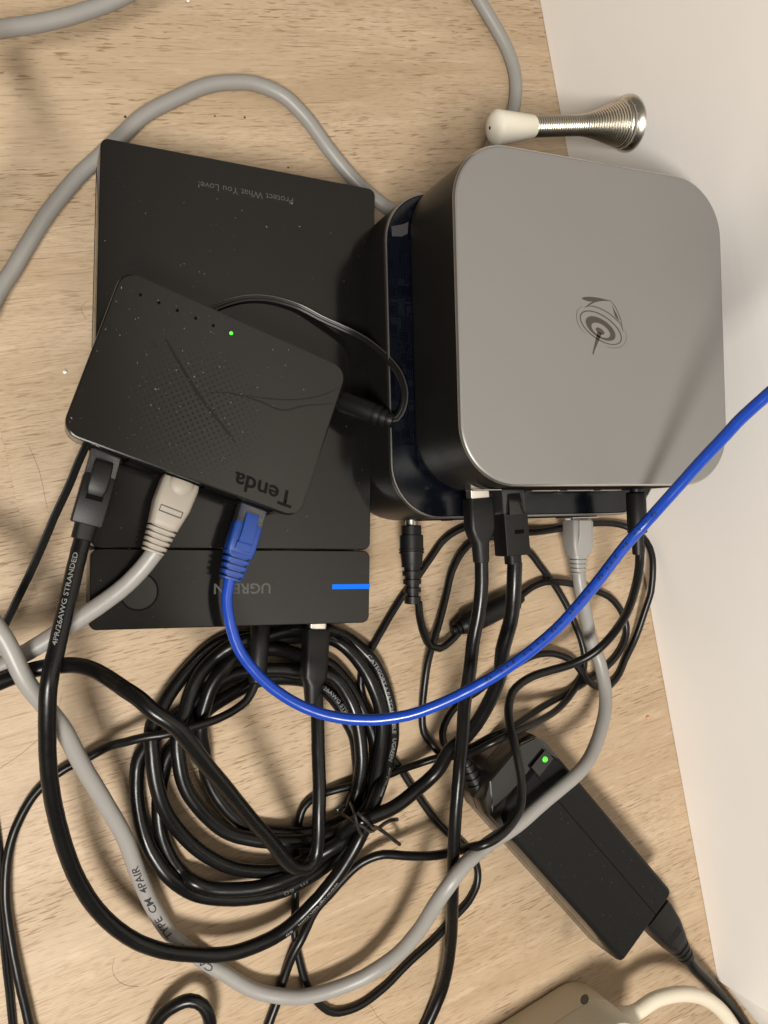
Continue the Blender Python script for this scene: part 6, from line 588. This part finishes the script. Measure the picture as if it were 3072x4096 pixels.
obj('lamp_recess', box(-54.5, -47.2, 8.2, 20.4, 31.3, 32.08, .2), M['gloss'], brick)
o = obj('indicator_light', lathe([(.9, .01), (.85, .7), (.55, 1.25), (0, 1.45), (-.6, 1.45)], 18), M['led_green'], brick); o.location = (-51.1*MM, 16.6*MM, 32.1*MM); o.rotation_euler = (PI/2, 0, 0)
o.rotation_euler = (PI/2, 0, 0)
obj('mains_inlet', box(67.0, 67.9, -9, 9, 7, 24, .2), M['hole'], brick)
sr = obj('strain_relief', lathe([(y_, r_*1.15) for y_, r_ in [(0, 4.9), (3.5, 4.8)] + [q for k in range(4) for q in ((3.6+k*3.6, 4.7-k*.35), (5.6+k*3.6, 4.6-k*.35), (5.7+k*3.6, 3.7-k*.3), (7.1+k*3.6, 3.6-k*.3))] + [(18.2, 3.1), (19.5, 2.6), (19.6, .1)]], 20), M['rubber'], brick)
sr.location = (-0.0587, -0.0166, .0165); sr.rotation_euler = (0, 0, 1.3252)
# mains lead
t, P, r = cable('mains_cable', 'black mains lead plugged into the lower end of the power brick', 'mains', M['cable'], 14)
bo = part_from(t, 'plug', yloft([(-2, 19, 15, 2), (2, 19.6, 15.5, 2.4), (15, 18.2, 15, 3), (21, 16.6, 14, 4), (26, 15.2, 13, 4.5), (27, 14.6, 12.6, 4.5)] + [q for k in range(3) for q in ((27.2+k*4.2, 14.0-k*1.6, 12.4-k*.9, 4.2), (30.2+k*4.2, 13.2-k*1.6, 11.8-k*.9, 4.2), (30.4+k*4.2, 10.8-k*1.2, 9.6-k*.8, 3.4), (31.2+k*4.2, 10.6-k*1.2, 9.5-k*.8, 3.4))] + [(40, 10, 9.5, 4), (43.5, 9, 8.8, 4)]), M['rubber'], (300.2, -260.0, 15.5), -2.5918, -0.049)
for k in range(3): o = obj('grip_ridge', box(-5, 5, 15.2 + k*1.8, 16.0 + k*1.8, 6.6, 7.7 - k*.15, .15), M['rubber'], bo)

# ------------------------------------------------------------------ cream extension socket block
ST = thing('extension_socket', 'cream plastic extension socket block with a screw hole, at the bottom edge', 'extension lead', (257.9, -310.3, 0), R(9.2))
def stad(z, i):
    out = []; h = 22 - i
    for a in range(-90, 91, 10): out.append((-12 + h*.95*math.cos(R(a)), h*math.sin(R(a)), z))
    return out + [(-190, h, z), (-190, -h, z)]
bm = bmesh.new(); loft(bm, [stad(z, i) for z, i in ((.4, 1.2), (2, .2), (22, 0), (22.3, .5), (22.9, .5), (23.2, 0), (40, .6), (43.5, 1.4), (44.8, 3.0), (45.2, 5.0))])
obj('housing', bm, M['cream'], ST)
bm = bmesh.new(); loft(bm, [[(x, y, z) for x, y in ring_rr(166 - 2*i, 34 - 2*i, 1.2, 3)] for z, i in ((44.9, 0), (45.55, .15), (45.7, .5))])
o = obj('face_plate', bm, M['cream'], ST); o.location = (-.106, 0, 0)
bm = lathe([(0, .01), (0, 2.5), (-.3, 2.55)], 20); o = obj('screw_hole', bm, M['hole_brown'], ST); o.rotation_euler = (PI/2, 0, 0); o.location = (-0.0219, 0.0433, .0454)
bm = lathe([(-2, 7.4), (2, 7.0), (2.1, 6.2), (4.6, 5.6), (4.7, 4.4)], 24)
o = obj('cord_collar', bm, M['creamcord'], ST); o.location = (.0085, .003, .026); o.rotation_euler = (0, 0, -PI/2)
r, s = CABLE['cream']; obj_c = obj('cord', tube(P3(s), r, 16), M['creamcord'], ST); obj_c.matrix_parent_inverse = ST.matrix_basis.inverted()
bpy.context.view_layer.update()

# ------------------------------------------------------------------ spring doorstop screwed to the skirting board
ds = thing('doorstop', 'spring doorstop with a white rubber tip sticking out of the skirting board', 'doorstop', (321.1, 172.7, 51.5), math.atan2(WN.y, WN.x) - PI/2)
obj('mounting_plate', lathe([(0, 14.3), (1.6, 14.5), (3.2, 13.9), (5.6, 11.9), (6.0, 11.2), (5.4, 10.2)], 40), M['chrome'], ds)
turns, pts = 42, []
def spr(y): 
    t = min(max((y - 4) / 32.0, 0), 1); t = t*t*(3-2*t); return 11.8 + (4.5 - 11.8) * (t ** .75)
nst = turns * 16
for k in range(nst + 1):
    f = k / nst; yy = 4.6 + 59.4 * f; rr = spr(yy); a = 2*PI*turns*f
    pts.append(Vector((rr*math.cos(a), yy, rr*math.sin(a))))
obj('spring', tube(pts, .70, 7), M['chrome'], ds)
obj('core', lathe([(2, 11.2)] + [(y, spr(y) - 1.0) for y in range(4, 64, 3)] + [(64, .1)], 24), M['hole'], ds)
tp = obj('rubber_tip', lathe([(62.2, .1), (62.2, 5.1), (62.9, 5.5), (83.2, 8.3), (84.0, 8.3), (84.5, 7.9), (85.8, 6.9), (86.9, 5.0), (87.6, 2.6), (87.8, .9), (86.9, .7), (86.8, .05)], 36), M['tip'], ds)
obj('tip_hole', lathe([(87.75, .85), (87.8, .01)], 12), M['hole'], tp)

# ------------------------------------------------------------------ small things on the floor
for q, lab in ((P2('13.7,-195.5 12.2,-200.2 13.3,-205.5 16.9,-209.6 22.3,-212.2'), 'loose curved hair on the bare floor below the grey cable'),
          (P2('-21.2,-99.4 -13.2,-95.9 -4.8,-90.9'), 'straight hair on the floor left of the thick black network cable'),
          (P2('7.4,-73.5 6.4,-76.5 5.2,-79.7'), 'very short hair beside the crossing of grey and black cables'),
          (P2('8.5,38.1 11.3,26.4 12.4,9.7'), 'long thin hair on the floor left of the switch plugs'),
          (P2('42.4,101.5 38.5,98 40,92.7'), 'curled hair peeping out beside the enclosure edge'),
          (P2('130.5,-260.1 134.2,-269.2 137.9,-273.8'), 'pale hair on the floor below the lowest bend of grey cable')):
    P = spline([Vector((x, y, .12)) for x, y in q], 6)
    tag(obj('hair', tube(P, .05, 5), M['hair']), lab, 'hair', 'loose hairs on the floor')
def crumb(x, y, s, m, label, z=0.0):
    bm = bmesh.new(); bmesh.ops.create_icosphere(bm, subdivisions=1, radius=s*MM)
    for v in bm.verts: v.co = Vector((v.co.x * random.uniform(.7, 1.3), v.co.y * random.uniform(.6, 1.2), v.co.z * random.uniform(.5, .9)))
    o = obj('crumb', bm, m, None, smooth=False); o.location = Vector((x, y, z + s*.55)) * MM; return tag(o, label, 'crumb', 'crumbs on the floor')
crumb(27.7, 69.4, 1.1, M['white_bit'], 'white chip on the floor left of the enclosure'); crumb(106.7, 243.1, .8, M['white_bit'], 'tiny white crumb at the top edge of the floor')
crumb(326.3, -157, 1.3, M['orange_bit'], 'orange flake on the floor near the skirting board')
for x, y, s, lab in ((69.7, 185.8, .75, 'dark speck outside the arch of grey cable'), (112.3, 188.5, .5, 'dark speck under the middle of the grey cable arch'), (127.1, 188.7, .55, 'dark speck under the right half of the grey cable arch'), (146.2, 164.7, .55, 'dark speck behind the enclosure next to its top edge')):
    crumb(x, y, s, M['dark_bit'], lab)
# pale dust lying on the flat black lids
bm = bmesh.new()
def fleck(parent_xy, rz, z, x, y, s, ln=1.0):
    wx, wy = local_xy(parent_xy, rz, x, y); a = random.uniform(0, PI)
    v = [bm.verts.new(Vector((wx + s*ln*math.cos(a+k)*(1 if i % 2 == 0 else .5/ln), wy + s*ln*math.sin(a+k)*(1 if i % 2 == 0 else .5/ln), z + .05)) * MM) for i, k in enumerate((0, PI/2, PI, 3*PI/2))]
    top = bm.verts.new(Vector((wx, wy, z + .05 + s*.5)) * MM)
    for i in range(4): bm.faces.new((v[i], v[(i+1) % 4], top))
for k in range(170):
    x = random.uniform(-60, 60); y = random.uniform(-100, 100)
    if random.random() < .35 and x > 20: continue
    lx, ly = local_xy((97.9, 48.9), DR, x, y); dx, dy = lx - 79.1, ly - 44.5
    c, s_ = math.cos(-SW), math.sin(-SW); ux, uy = c*dx - s_*dy, s_*dx + c*dy
    if abs(ux) < 51 and abs(uy) < 36: continue
    fleck((97.9, 48.9), DR, 36, x, y, random.choice((.10, .12, .13, .15, .24)), random.choice((1, 1, 1, 2.5)))
for k in range(120):
    fleck(SC, SW, 62, min(48, max(-48, random.gauss(-14, 24))), random.uniform(-32, 32), random.choice((.10, .12, .13, .15, .24)), random.choice((1, 1, 1, 2.5)))
for k in range(14): fleck(UC, LR, 106.1, random.uniform(-60, 60), random.uniform(-60, 60), .16)
for k in range(70): fleck((cx, cy), BA, 32.0, random.uniform(-50, 64), random.uniform(-20, 20), random.choice((.1, .12, .2)))
tag(obj('dust', bm, M['dust'], None, smooth=False), 'pale dust specks scattered over the black lids', None, None, 'stuff')
